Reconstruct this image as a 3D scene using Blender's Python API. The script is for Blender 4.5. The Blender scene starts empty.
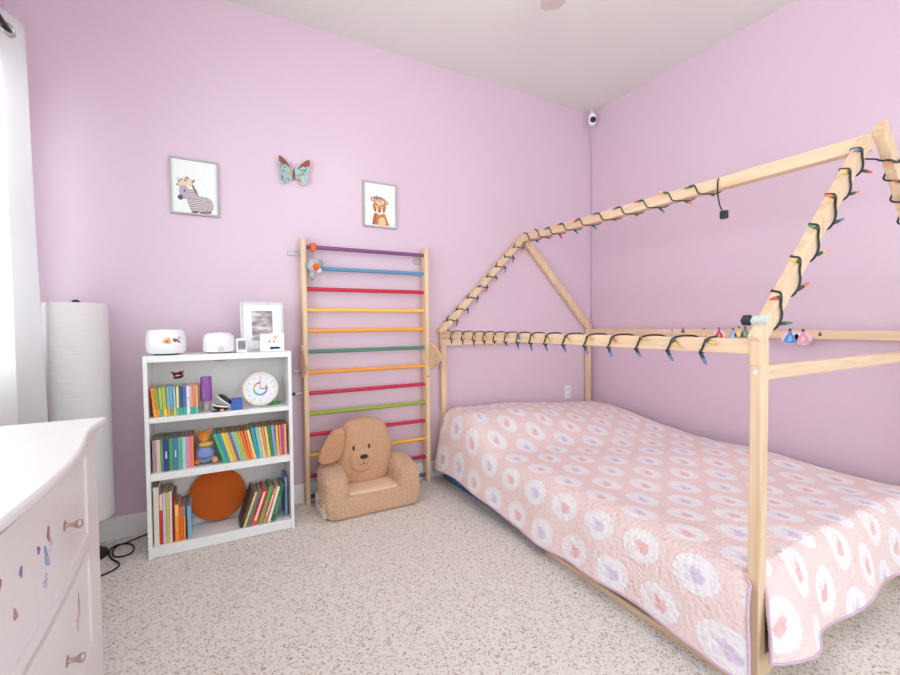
import bpy, bmesh, math, random
from mathutils import Vector, Matrix, noise
random.seed(7)
C = bpy.context.scene.collection
PI = math.pi
sc = bpy.context.scene

# ------------------------------------------------------------------ colour / materials
def lin(c):
    out = []
    for v in c[:3]:
        v = v / 255.0
        out.append(v / 12.92 if v <= 0.04045 else ((v + 0.055) / 1.055) ** 2.4)
    return (out[0], out[1], out[2], 1.0)

class NT:
    """tiny helper around a node tree"""
    def __init__(s, mat):
        s.t = mat.node_tree; s.n = s.t.nodes; s.l = s.t.links
        s.b = s.n.get('Principled BSDF')
    def new(s, kind, **kw):
        n = s.n.new(kind)
        for k, v in kw.items(): setattr(n, k, v)
        return n
    def link(s, a, b): s.l.new(a, b)
    def put(s, sock, v):
        if hasattr(v, 'is_output'): s.l.new(v, sock)
        else: sock.default_value = v
    def m(s, op, a, b=0.0, clamp=False):
        n = s.new('ShaderNodeMath', operation=op, use_clamp=clamp)
        s.put(n.inputs[0], a); s.put(n.inputs[1], b)
        return n.outputs[0]
    def mix(s, fac, a, b):
        n = s.new('ShaderNodeMix', data_type='RGBA')
        s.put(n.inputs[0], fac); s.put(n.inputs[6], a); s.put(n.inputs[7], b)
        return n.outputs[2]
    def coord(s, which='Object'):
        return s.new('ShaderNodeTexCoord').outputs[which]
    def mapping(s, vec, scale):
        n = s.new('ShaderNodeMapping'); s.link(vec, n.inputs['Vector'])
        n.inputs['Scale'].default_value = scale
        return n.outputs[0]
    def noise(s, vec, scale, detail=3.0, rough=0.55):
        n = s.new('ShaderNodeTexNoise'); s.link(vec, n.inputs['Vector'])
        n.inputs['Scale'].default_value = scale; n.inputs['Detail'].default_value = detail
        n.inputs['Roughness'].default_value = rough
        return n.outputs[0]
    def voro(s, vec, scale, out='Distance', feature='F1'):
        n = s.new('ShaderNodeTexVoronoi', feature=feature); s.link(vec, n.inputs['Vector'])
        n.inputs['Scale'].default_value = scale
        return n.outputs[out]
    def ramp(s, fac, stops, interp='LINEAR'):
        n = s.new('ShaderNodeValToRGB'); s.put(n.inputs[0], fac)
        cr = n.color_ramp; cr.interpolation = interp
        while len(cr.elements) < len(stops): cr.elements.new(0.5)
        for e, (p, c) in zip(cr.elements, stops): e.position = p; e.color = c
        return n.outputs[0]
    def bump(s, h, strength, dist=0.01):
        n = s.new('ShaderNodeBump'); s.link(h, n.inputs['Height'])
        n.inputs['Strength'].default_value = strength; n.inputs['Distance'].default_value = dist
        s.link(n.outputs[0], s.b.inputs['Normal'])

def mk(name, col, rough=0.5, spec=0.4, metal=0.0):
    m = bpy.data.materials.new(name); m.use_nodes = True
    b = m.node_tree.nodes['Principled BSDF']
    b.inputs['Base Color'].default_value = lin(col); b.inputs['Roughness'].default_value = rough
    b.inputs['Specular IOR Level'].default_value = spec; b.inputs['Metallic'].default_value = metal
    return m

CACHE = {}
def plain(col, rough=0.5, spec=0.4, metal=0.0, var=0.04, scale=60.0, bump=0.05):
    """painted / plastic / paper surface with slight procedural variation"""
    key = (tuple(col), rough, spec, metal, var, scale, bump)
    if key in CACHE: return CACHE[key]
    m = mk('finish_%02x%02x%02x' % tuple(int(c) for c in col[:3]), col, rough, spec, metal)
    t = NT(m); v = t.coord()
    nz = t.noise(v, scale)
    c = lin(col)
    d = tuple(max(0, x * (1 - var * 2)) for x in c[:3]) + (1,)
    u = tuple(min(1, x * (1 + var)) for x in c[:3]) + (1,)
    t.link(t.ramp(nz, [(0.3, d), (0.7, u)]), t.b.inputs['Base Color'])
    if bump: t.bump(nz, bump, 0.002)
    CACHE[key] = m
    return m

def wood(name, col, axis, dark=0.82):
    m = mk(name, col, 0.5, 0.35); t = NT(m)
    s = [38, 38, 38]; s[axis] = 2.2
    v = t.mapping(t.coord(), tuple(s))
    n1 = t.noise(v, 1.0, 4.0, 0.6)
    s2 = [140, 140, 140]; s2[axis] = 5
    n2 = t.noise(t.mapping(t.coord(), tuple(s2)), 1.0, 2.0)
    c = lin(col)
    a = (c[0] * dark, c[1] * dark * 0.93, c[2] * dark * 0.86, 1)
    b = (min(1, c[0] * 1.05), min(1, c[1] * 1.05), min(1, c[2] * 1.06), 1)
    base = t.ramp(n1, [(0.3, a), (0.62, b)])
    fin = t.mix(t.m('MULTIPLY', n2, 0.25), base, (c[0] * 0.86, c[1] * 0.78, c[2] * 0.7, 1))
    t.link(fin, t.b.inputs['Base Color'])
    t.bump(n2, 0.08, 0.002)
    return m

PINE = (236, 206, 174)
W_X, W_Y, W_Z = (wood('beech_wood_' + 'xyz'[i], PINE, i) for i in range(3))
BIRCH = wood('birch_wood', (236, 208, 172), 2)
BIRCH_X = wood('birch_plate', (232, 200, 162), 2)

def wall_mat(name, col, rough=0.34):
    m = mk(name, col, rough, 0.5); t = NT(m); v = t.coord()
    t.bump(t.noise(v, 55.0, 4.0, 0.6), 0.05, 0.003)
    c = lin(col); n = t.noise(v, 1.2, 2.0)
    t.link(t.ramp(n, [(0.35, tuple(x * 0.98 for x in c[:3]) + (1,)), (0.65, c)]), t.b.inputs['Base Color'])
    return m
WALL = wall_mat('lavender_wall_paint', (221, 194, 210))
CEIL = wall_mat('ceiling_paint', (228, 223, 219), .8)
TRIM = plain((240, 236, 236), 0.4, 0.4, var=0.01)

def carpet():
    m = mk('speckled_carpet', (205, 190, 178), 0.95, 0.1); t = NT(m); v = t.coord()
    big = t.noise(v, 3.0, 3.0)
    n = t.noise(v, 140.0, 3.0, 0.7)
    wob = t.new('ShaderNodeVectorMath', operation='ADD')
    nc = t.new('ShaderNodeTexNoise'); t.link(v, nc.inputs['Vector']); nc.inputs['Scale'].default_value = 90
    sc_ = t.new('ShaderNodeVectorMath', operation='SCALE'); t.link(nc.outputs[1], sc_.inputs[0]); sc_.inputs['Scale'].default_value = 0.012
    t.link(v, wob.inputs[0]); t.link(sc_.outputs[0], wob.inputs[1])
    cell = t.new('ShaderNodeTexVoronoi'); t.link(wob.outputs[0], cell.inputs['Vector']); cell.inputs['Scale'].default_value = 150
    sep = t.new('ShaderNodeSeparateColor'); t.link(cell.outputs['Color'], sep.inputs[0])
    base = t.ramp(n, [(0.25, lin((226, 213, 203))), (0.5, lin((246, 239, 233))), (0.75, lin((253, 247, 242)))])
    tone = t.ramp(sep.outputs[1], [(0.0, lin((214, 198, 188))), (0.3, lin((246, 239, 233))), (1.0, lin((253, 247, 242)))])
    base = t.mix(0.55, base, tone)
    fleck = t.ramp(sep.outputs[0], [(0.0, (1, 1, 1, 1)), (0.08, (1, 1, 1, 1)), (0.24, (0, 0, 0, 1))])
    fcol = t.ramp(sep.outputs[2], [(0.0, lin((138, 112, 98))), (0.5, lin((180, 154, 138))), (1.0, lin((208, 186, 172)))])
    c = t.mix(t.m('MULTIPLY', fleck, 0.75), base, fcol)
    c = t.mix(t.m('MULTIPLY', big, 0.12), c, lin((214, 198, 190)))
    t.link(c, t.b.inputs['Base Color'])
    h = t.m('ADD', t.m('MULTIPLY', cell.outputs['Distance'], -1.2), t.m('MULTIPLY', n, 0.8))
    t.bump(h, 0.5, 0.010)
    return m

def fur(name, col, scale, strength, var=0.14):
    m = mk(name, col, 0.9, 0.12); t = NT(m); v = t.coord()
    n = t.noise(v, scale, 5.0, 0.75); w = t.voro(v, scale * 1.3)
    c = lin(col)
    t.link(t.ramp(n, [(0.28, tuple(x * (1 - 2 * var) for x in c[:3]) + (1,)), (0.7, tuple(min(1, x * (1 + var)) for x in c[:3]) + (1,))]), t.b.inputs['Base Color'])
    t.bump(t.m('ADD', n, t.m('MULTIPLY', w, -0.8)), strength, 0.012)
    t.b.inputs['Sheen Weight'].default_value = 0.25
    return m

def translucent(name, col, amount=0.5, scale=200.0):
    m = mk(name, col, 0.85, 0.15); t = NT(m)
    tr = t.new('ShaderNodeBsdfTranslucent'); tr.inputs[0].default_value = lin(col)
    mx = t.new('ShaderNodeMixShader'); mx.inputs[0].default_value = amount
    out = t.n['Material Output']
    t.link(t.b.outputs[0], mx.inputs[1]); t.link(tr.outputs[0], mx.inputs[2]); t.link(mx.outputs[0], out.inputs[0])
    v = t.coord(); t.bump(t.noise(v, scale, 3), 0.25, 0.003)
    return m

def emit(name, col, strength):
    m = mk(name, col, 0.5); b = m.node_tree.nodes['Principled BSDF']
    b.inputs['Emission Color'].default_value = lin(col); b.inputs['Emission Strength'].default_value = strength
    return m

def glass(name='window_glass'):
    m = mk(name, (250, 252, 255), 0.03, 0.5); t = NT(m)
    tr = t.new('ShaderNodeBsdfTransparent'); mx = t.new('ShaderNodeMixShader'); mx.inputs[0].default_value = .07
    t.link(tr.outputs[0], mx.inputs[1]); t.link(t.b.outputs[0], mx.inputs[2]); t.link(mx.outputs[0], t.n['Material Output'].inputs[0])
    return m

# ------------------------------------------------------------------ mesh builder
ORG = {}
class MB:
    def __init__(s): s.v = []; s.f = []; s.mi = []; s.uv = None
    def add(s, vs, fs, m=0):
        o = len(s.v); s.v += [Vector(p) for p in vs]
        s.f += [tuple(i + o for i in f) for f in fs]; s.mi += [m] * len(fs)
        return s
    def box(s, x0, x1, y0, y1, z0, z1, m=0):
        vs = [(x, y, z) for z in (z0, z1) for y in (y0, y1) for x in (x0, x1)]
        return s.add(vs, [(0, 2, 3, 1), (4, 5, 7, 6), (0, 1, 5, 4), (2, 6, 7, 3), (0, 4, 6, 2), (1, 3, 7, 5)], m)
    def obox(s, c, ax, ay, az, m=0):
        c, ax, ay, az = map(Vector, (c, ax, ay, az))
        vs = [c + i * ax + j * ay + k * az for k in (-1, 1) for j in (-1, 1) for i in (-1, 1)]
        return s.add(vs, [(0, 2, 3, 1), (4, 5, 7, 6), (0, 1, 5, 4), (2, 6, 7, 3), (0, 4, 6, 2), (1, 3, 7, 5)], m)
    def beam(s, a, b, w, h, side=(0, 1, 0), m=0):
        a, b = Vector(a), Vector(b); d = (b - a); L = d.length / 2; d.normalize()
        sd = Vector(side).normalized(); u = d.cross(sd).normalized(); sd = u.cross(d)
        return s.obox((a + b) / 2, d * L, sd * w / 2, u * h / 2, m)
    def prism(s, poly, ax_u, ax_v, o, ext, m=0, ms=None):
        """polygon (u,v) placed at o, extruded by vector ext"""
        u, v, o, e = Vector(ax_u), Vector(ax_v), Vector(o), Vector(ext); n = len(poly)
        vs = [o + u * p[0] + v * p[1] for p in poly] + [o + u * p[0] + v * p[1] + e for p in poly]
        s.add(vs, [tuple(range(n - 1, -1, -1)), tuple(range(n, 2 * n))], m)
        b = len(s.v) - 2 * n
        for i in range(n):
            j = (i + 1) % n
            s.f.append((b + i, b + j, b + n + j, b + n + i)); s.mi.append(m if ms is None else ms)
        return s
    def tube(s, pts, r, n=8, m=0, close=False, caps=True):
        P = [Vector(p) for p in pts]; N = len(P); rings = []
        up = None
        for i, p in enumerate(P):
            if close: d = P[(i + 1) % N] - P[i - 1]
            else: d = P[min(i + 1, N - 1)] - P[max(i - 1, 0)]
            if d.length < 1e-9: d = Vector((0, 0, 1))
            d.normalize()
            if up is None:
                up = Vector((0, 0, 1)) if abs(d.z) < 0.9 else Vector((1, 0, 0))
            up = (up - d * up.dot(d))
            if up.length < 1e-6: up = d.orthogonal()
            up.normalize(); sd = d.cross(up)
            rr = r[i] if isinstance(r, (list, tuple)) else r
            rings.append([p + (up * math.cos(2 * PI * k / n) + sd * math.sin(2 * PI * k / n)) * rr for k in range(n)])
        vs = [q for R in rings for q in R]; fs = []
        for i in range(N if close else N - 1):
            a, b = i * n, ((i + 1) % N) * n
            for k in range(n): fs.append((a + k, a + (k + 1) % n, b + (k + 1) % n, b + k))
        if caps and not close:
            fs.append(tuple(range(n - 1, -1, -1))); fs.append(tuple((N - 1) * n + k for k in range(n)))
        return s.add(vs, fs, m)
    def lathe(s, prof, o, axis=(0, 0, 1), n=32, m=0, ref=None):
        ax = Vector(axis).normalized(); u = Vector(ref) if ref else ax.orthogonal(); u = (u - ax * u.dot(ax)).normalized(); w = ax.cross(u); o = Vector(o)
        vs = []; fs = []; P = len(prof)
        for r, z in prof:
            for k in range(n):
                a = 2 * PI * k / n
                vs.append(o + ax * z + (u * math.cos(a) + w * math.sin(a)) * max(r, 1e-5))
        for i in range(P - 1):
            for k in range(n):
                fs.append((i * n + k, i * n + (k + 1) % n, (i + 1) * n + (k + 1) % n, (i + 1) * n + k))
        fs.append(tuple(range(n - 1, -1, -1))); fs.append(tuple((P - 1) * n + k for k in range(n)))
        return s.add(vs, fs, m)
    def sq(s, c, r, e1=1.0, e2=1.0, nu=24, nv=16, rot=None, m=0, warp=None):
        """superellipsoid"""
        def sp(x, e): return math.copysign(abs(x) ** e, x)
        c = Vector(c); vs = []; fs = []
        for j in range(nv + 1):
            ph = -PI / 2 + PI * j / nv
            for i in range(nu):
                th = 2 * PI * i / nu
                p = Vector((r[0] * sp(math.cos(ph), e1) * sp(math.cos(th), e2), r[1] * sp(math.cos(ph), e1) * sp(math.sin(th), e2), r[2] * sp(math.sin(ph), e1)))
                if warp: p = warp(p)
                if rot: p = rot @ p
                vs.append(c + p)
        for j in range(nv):
            for i in range(nu):
                fs.append((j * nu + i, j * nu + (i + 1) % nu, (j + 1) * nu + (i + 1) % nu, (j + 1) * nu + i))
        return s.add(vs, fs, m)
    def build(s, name, mats, parent=None, bevel=0.0, angle=38, seg=2, sub=0, weld=True, org=None):
        o0 = ORG.get(parent.name, Vector()) if parent else Vector(org if org else (0, 0, 0))
        me = bpy.data.meshes.new(name)
        me.from_pydata([tuple(p - o0) for p in s.v], [], s.f)
        if not isinstance(mats, (list, tuple)): mats = [mats]
        for m in mats: me.materials.append(m)
        for p, i in zip(me.polygons, s.mi): p.material_index = i
        if s.uv:
            L = me.uv_layers.new(name='UVMap')
            for p in me.polygons:
                for li in p.loop_indices: L.data[li].uv = s.uv[me.loops[li].vertex_index]
        else:
            bm = bmesh.new(); bm.from_mesh(me)
            if weld: bmesh.ops.remove_doubles(bm, verts=bm.verts, dist=1e-5)
            bmesh.ops.recalc_face_normals(bm, faces=bm.faces); bm.to_mesh(me); bm.free()
        me.polygons.foreach_set('use_smooth', [True] * len(me.polygons))
        me.set_sharp_from_angle(angle=math.radians(angle))
        o = bpy.data.objects.new(name, me); C.objects.link(o)
        if parent: o.parent = parent
        else: o.location = o0
        ORG[o.name] = o0
        if bevel:
            b = o.modifiers.new('edge_softening', 'BEVEL'); b.width = bevel; b.segments = seg; b.limit_method = 'ANGLE'; b.angle_limit = math.radians(40)
        if sub:
            q = o.modifiers.new('smoothing', 'SUBSURF'); q.levels = sub; q.render_levels = sub
        return o

def tag(o, label=None, cat=None, group=None, kind=None):
    if label: o['label'] = label
    if cat: o['category'] = cat
    if group: o['group'] = group
    if kind: o['kind'] = kind
    return o
def thing(name, loc, label, cat, group=None):
    o = bpy.data.objects.new(name, None); C.objects.link(o); o.location = loc
    o.empty_display_size = 0.05
    ORG[o.name] = Vector(loc)
    return tag(o, label, cat, group)
def bx(name, m, parent, *d, bevel=0.0): return MB().box(*d).build(name, m, parent, bevel)

def displace(o, size, strength, kind='CLOUDS'):
    tx = bpy.data.textures.new('fleece_relief', kind); tx.noise_scale = size
    d = o.modifiers.new('fleece', 'DISPLACE'); d.texture = tx; d.strength = strength; d.texture_coords = 'LOCAL'

# ------------------------------------------------------------------ camera
H = 1.2
cam = bpy.data.cameras.new('camera'); co = bpy.data.objects.new('camera', cam); C.objects.link(co)
a, p, r = math.radians(28.71), math.radians(1.79), math.radians(-0.507)
F = Vector((math.sin(a) * math.cos(p), math.cos(a) * math.cos(p), -math.sin(p)))
R = Vector((math.cos(a), -math.sin(a), 0)); U = R.cross(F)
R2 = R * math.cos(r) + U * math.sin(r); U2 = U * math.cos(r) - R * math.sin(r)
M = Matrix((R2, U2, -F)).transposed().to_4x4(); M.translation = (0, 0, H)
co.matrix_world = M
cam.sensor_width = 36.0; cam.lens = 436.57 / 900 * 36; cam.clip_start = 0.02
sc.camera = co

# ------------------------------------------------------------------ room
XL, XR, YB, YF, ZC = -0.88, 3.24, 3.06, -1.5, 3.195
def struct(o): o['kind'] = 'structure'; return o
struct(MB().box(XL - .1, XR + .1, YF, YB + .1, -.05, 0).build('floor', carpet()))
struct(MB().box(XL - .1, XR + .1, YF, YB + .1, ZC, ZC + .05).build('ceiling', CEIL))
struct(MB().box(XL - .1, XR + .1, YB, YB + .1, 0, ZC).build('wall_back', WALL))
struct(MB().box(XR, XR + .1, YF, YB, 0, ZC).build('wall_right', WALL))
WY0, WY1, WZ0, WZ1 = 0.05, 2.62, 0.95, 2.35
w = MB().box(XL - .1, XL, YF, WY0, 0, ZC).box(XL - .1, XL, WY1, YB, 0, ZC).box(XL - .1, XL, WY0, WY1, 0, WZ0).box(XL - .1, XL, WY0, WY1, WZ1, ZC)
struct(w.build('wall_left', WALL))
def baseboard(name, poly_o, ux, length_vec):
    prof = [(0, 0), (.016, 0), (.016, .083), (.012, .092), (.012, .104), (.006, .118), (0, .122)]
    return struct(MB().prism(prof, ux, (0, 0, 1), poly_o, length_vec).build(name, TRIM))
baseboard('baseboard_back', (XL, YB, 0), (0, -1, 0), (XR - XL, 0, 0))
baseboard('baseboard_right', (XR, YF, 0), (-1, 0, 0), (0, YB - YF, 0))
baseboard('baseboard_left', (XL, YF, 0), (1, 0, 0), (0, YB - YF, 0))

win = thing('window_1', (XL - .05, (WY0 + WY1) / 2, WZ0), 'white framed window in the wall behind the long white curtain', 'window'); win['kind'] = 'structure'
WP = plain((245, 245, 245), 0.35)
f = MB()
for y0, y1, z0, z1 in ((WY0, WY0 + .05, WZ0, WZ1), (WY1 - .05, WY1, WZ0, WZ1), (WY0, WY1, WZ0, WZ0 + .05), (WY0, WY1, WZ1 - .05, WZ1), (WY0, WY1, 1.63, 1.67)):
    f.box(XL - .09, XL - .045, y0, y1, z0, z1)
f.box(XL - .09, XL - .045, 1.31, 1.36, WZ0, WZ1)
f.build('window_frame', WP, win, 0.003)
bx('pane', glass(), win, XL - .075, XL - .07, WY0 + .05, WY1 - .05, WZ0 + .05, WZ1 - .05)
bx('window_sill', WP, win, XL - .04, XL + .03, WY0 - .03, WY1 + .03, WZ0 - .03, WZ0 - .001, bevel=.004)
bl = thing('window_blind', (XL - .02, (WY0 + WY1) / 2, WZ1), 'white horizontal slat blind hanging behind the long white curtain', 'blind')
bx('head_rail', WP, bl, XL - .038, XL - .002, WY0 + .01, WY1 - .01, WZ1 - .04, WZ1 - .002)
s_ = MB()
k = WZ0 + .03
while k < WZ1 - .05:
    s_.obox((XL - .02, (WY0 + WY1) / 2, k), (.017, 0, .007), (0, (WY1 - WY0) / 2 - .015, 0), (-.0005, 0, .0006)); k += .036
s_.build('slats', translucent('blind_vinyl', (246, 246, 244), .35), bl)

# ------------------------------------------------------------------ curtain + rod
rod = thing('curtain_rod', (XL, 1.8, 2.48), 'dark bronze curtain rod with a round end carrying the white curtain', 'curtain rod')
BRZ = plain((58, 44, 40), 0.35, 0.5, 0.7)
MB().tube([(-.735, -.05, 2.48), (-.735, 2.66, 2.48)], .011, 12).build('rod', BRZ, rod)
MB().sq((-.735, 2.675, 2.48), (.022, .026, .022)).build('finial', BRZ, rod)
MB().box(XL, -.735, 2.645, 2.655, 2.473, 2.487).lathe([(.025, 0), (.025, .01)], (XL, 2.65, 2.48), (1, 0, 0), 16).build('wall_bracket', BRZ, rod)
cu = thing('curtain', (-.72, 2.4, 0.3), 'long white grommet curtain hanging beside the lavender wall behind the white dresser', 'curtain')
CURT = translucent('white_curtain_cloth', (248, 248, 248), 0.5)
def cx(y, z):
    k = (2.56 - z) / 2.3
    return -.735 + (.030 + .016 * k) * math.cos((y - 2.355) / .155 * PI) + .008 * math.sin(y * 31 + z * 1.3) * k
g = MB(); ny, nz = 90, 40; vs = []; fs = []
for j in range(nz + 1):
    z = 2.56 - 2.34 * j / nz
    for i in range(ny + 1):
        y = 2.06 + (2.715 - 2.06) * i / ny
        yy = y + (.065 * (2.56 - z) / 2.34) * (i / ny)
        vs.append((cx(y, z), yy, z + (0.01 * math.sin(y * 9) if j == 0 else 0)))
for j in range(nz):
    for i in range(ny):
        q = j * (ny + 1) + i; fs.append((q, q + 1, q + ny + 2, q + ny + 1))
o = g.add(vs, fs).build('cloth', CURT, cu, angle=80)
so = o.modifiers.new('cloth_thickness', 'SOLIDIFY'); so.thickness = .0025
gm = plain((205, 200, 198), 0.25, 0.5, 0.8)
for y in (2.355 + .2325, 2.355 + .0775, 2.355 - .0775, 2.355 - .2325):
    if y > 2.7: continue
    e = .02; d = Vector((cx(y + e, 2.48) - cx(y - e, 2.48), 2 * e, 0)).normalized(); nrm = Vector((d.y, -d.x, 0)); cc = Vector((cx(y, 2.48), y, 2.48))
    rg = [cc + (d * math.cos(t * PI / 10) + Vector((0, 0, 1)) * math.sin(t * PI / 10)) * .026 for t in range(20)]
    MB().tube(rg, .006, 8, close=True).build('grommet', gm, cu)

# ------------------------------------------------------------------ paper column lamp
lp = thing('floor_lamp', (-.60, 2.87, 0), 'tall white crinkled paper column floor lamp with black base beside the curtain', 'lamp')
MB().lathe([(.0, 0), (.096, 0), (.10, .006), (.096, .016), (.03, .024), (.012, .03)], (-.6, 2.87, .0), n=40).build('base', plain((24, 22, 24), .45), lp)
MB().tube([(-.6, 2.87, .02), (-.6, 2.87, 1.335)], .008, 10).build('pole', plain((30, 28, 30), .4), lp)
sh = MB(); vs = []; fs = []; n = 96; rows = 180
for j in range(rows + 1):
    z = .215 + (1.322 - .215) * j / rows
    for k in range(n):
        t = 2 * PI * k / n
        q = noise.noise(Vector((math.cos(t) * 3.5, math.sin(t) * 3.5, z * 34)))
        rr = .1305 + .0016 * q + .0006 * math.sin(z * 330 + 2.5 * q)
        vs.append((-.6 + rr * math.cos(t), 2.87 + rr * math.sin(t), z))
for j in range(rows):
    for k in range(n): fs.append((j * n + k, j * n + (k + 1) % n, (j + 1) * n + (k + 1) % n, (j + 1) * n + k))
sh.add(vs, fs).build('lamp_shade', translucent('rice_paper', (247, 244, 243), .3, 90), lp, angle=80)
MB().tube([(-.6 - .13, 2.87, 1.318), (-.6 + .13, 2.87, 1.318)], .003, 6).tube([(-.6, 2.87 - .13, 1.318), (-.6, 2.87 + .13, 1.318)], .003, 6).build('shade_ring', plain((200, 198, 198), .4), lp)
MB().lathe([(.004, 0), (.016, .002), (.016, .008), (.006, .014)], (-.6, 2.87, 1.326), n=16).build('finial', plain((26, 24, 26), .4), lp)

# black cable on the carpet
cb = [(-.335, 3.022), (-.374, 2.997), (-.403, 2.978), (-.439, 2.950), (-.468, 2.937), (-.486, 2.909), (-.484, 2.856), (-.471, 2.806), (-.448, 2.785), (-.417, 2.783), (-.391, 2.803), (-.387, 2.853), (-.401, 2.906), (-.424, 2.935), (-.452, 2.947), (-.485, 2.943), (-.503, 2.905), (-.497, 2.844), (-.476, 2.782), (-.446, 2.737), (-.428, 2.701), (-.433, 2.665), (-.462, 2.63), (-.52, 2.60), (-.575, 2.66), (-.585, 2.75)]
def smooth_path(pts, it=3, z=None):
    P = [Vector(p) for p in pts]
    for _ in range(it):
        Q = [P[0]]
        for i in range(len(P) - 1): Q += [P[i].lerp(P[i + 1], .25), P[i].lerp(P[i + 1], .75)]
        P = Q + [P[-1]]
    return P
pp = smooth_path([(x, y, .006) for x, y in cb])
tag(MB().tube(pp, .0042, 8).build('power_cord', plain((22, 20, 22), .45), org=(-.44, 2.7, 0)), 'thin black power cord looped on the carpet between lamp and white bookcase', 'cord')

# ------------------------------------------------------------------ dresser
DR = plain((230, 224, 225), 0.35, 0.45, var=0.008, bump=0.01)
ds = thing('dresser', (-.5, 1.3, 0), 'white dresser with serpentine front, gold knobs and small fairy decals', 'dresser')
K = .857
prof = [(y * K, x * K) for y, x in [(2.125, -.362), (2.10, -.358), (2.04, -.362), (1.95, -.372), (1.85, -.366), (1.72, -.346), (1.58, -.330), (1.44, -.324), (1.27, -.326), (1.10, -.338), (.98, -.352), (.86, -.372), (.80, -.362), (.775, -.358), (.75, -.362)]]
def fx(y):
    for (y1, x1), (y0, x0) in zip(prof, prof[1:]):
        if y0 <= y <= y1: return x0 + (x1 - x0) * (y - y0) / (y1 - y0)
    return prof[0][1] if y > prof[0][0] else prof[-1][1]
def fxs(y, w_=.026): return sum(fx(y + d * w_) for d in (-2, -1, 0, 1, 2)) / 5
Y0, Y1 = .75 * K, 2.125 * K
N = 60
ys = [Y0 + (Y1 - Y0) * i / N for i in range(N + 1)]
poly = [(-.665, Y0)] + [(fxs(y) if .78 * K < y < 2.10 * K else fx(y), y) for y in ys] + [(-.665, Y1)]
MB().prism(poly, (1, 0, 0), (0, 1, 0), (0, 0, .880), (0, 0, .021)).build('top', DR, ds, .007, seg=3)
def bxf(y): return -.332 + .35 * (fxs(y) + .31)
def front_strip(mb, y0, y1, z0, z1, off, th, m=0):
    n_ = 30; yy = [y0 + (y1 - y0) * i / n_ for i in range(n_ + 1)]
    pl = [(bxf(y) + off, y) for y in yy] + [(bxf(y) + off + th, y) for y in reversed(yy)]
    return mb.prism(pl, (1, 0, 0), (0, 1, 0), (0, 0, z0), (0, 0, z1 - z0), m)
ysb = [Y0 + .02 + (Y1 - Y0 - .038) * i / N for i in range(N + 1)]
poly = [(-.655, Y0 + .02)] + [(bxf(y) - .006, y) for y in ysb] + [(-.655, Y1 - .018)]
MB().prism(poly, (1, 0, 0), (0, 1, 0), (0, 0, .0), (0, 0, .880)).build('body', DR, ds, .004)
front_strip(MB(), Y0 + .03, Y1 - .03, .862, .880, -.006, .012).build('moulding', DR, ds, .004)
GOLD = plain((190, 168, 160), 0.3, 0.6, 0.7)
def sticker(y, z, ry, rz, col, ang, parent, kind='fairy_sticker'):
    mb = MB(); pts = []
    for k in range(16):
        t = 2 * PI * k / 16; w_ = 1 + .25 * math.sin(3 * t + y * 40); u_, v_ = ry * w_ * math.cos(t), rz * w_ * math.sin(t)
        pts.append((u_ * math.cos(ang) - v_ * math.sin(ang) + y, u_ * math.sin(ang) + v_ * math.cos(ang) + z))
    mb.prism(pts, (0, 1, 0), (0, 0, 1), (bxf(y) + .0062, 0, 0), (.0012, 0, 0)); return mb.build(kind, plain(col, .5, .3, var=.2, scale=120), parent)
DY0, DY1 = .95 * K, 1.885 * K
for zi, (z0, z1, kz, ky) in enumerate(((.580, .858, .726, 1.345), (.262, .562, .408, 1.325))):
    d_ = front_strip(MB(), DY0, DY1, z0, z1, -.005, .011).build('drawer', DR, ds, .004)
    e = MB()
    front_strip(e, DY0, DY1, z0, z0 + .026, .004, .008); front_strip(e, DY0, DY1, z1 - .026, z1, .004, .008)
    front_strip(e, DY1 - .026, DY1, z0 + .0265, z1 - .0265, .004, .008); front_strip(e, DY0, DY0 + .026, z0 + .0265, z1 - .0265, .004, .008)
    e.build('drawer_border', DR, d_, .003)
    for y in (ky, .83):
        x = bxf(y) + .004
        kn = MB().lathe([(.015, 0), (.013, .003), (.006, .005), (.0045, .010), (.0055, .018), (.010, .025), (.0115, .030), (.009, .035), (.003, .037)], (x, y, kz), (1, 0, 0), 20).build('knob', GOLD, d_)
    if zi == 0:
        for a_ in ((1.222, .757, .007, .018, (178, 128, 120), .2), (1.205, .715, .009, .026, (150, 170, 206), .4), (1.232, .725, .020, .006, (226, 212, 220), .9), (1.192, .670, .011, .014, (214, 200, 216), -.4), (1.160, .752, .006, .009, (150, 120, 150), .5), (1.07, .752, .006, .010, (128, 138, 176), 0), (1.04, .690, .006, .012, (196, 150, 150), .4), (.985, .775, .006, .012, (170, 120, 120), 0)):
            sticker(*a_, d_)
    else:
        for a_ in ((1.455, .465, .006, .034, (206, 164, 152), -.12), (1.438, .432, .009, .018, (222, 196, 190), .2)): sticker(*a_, d_)
front_strip(MB(), DY0 - .03, DY1 + .012, .5625, .5795, -.008, .011).build('divider', DR, ds, .002)
bx('plinth', DR, ds, -.65, -.345, Y0 + .03, Y1 - .025, -.0, .10)

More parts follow.
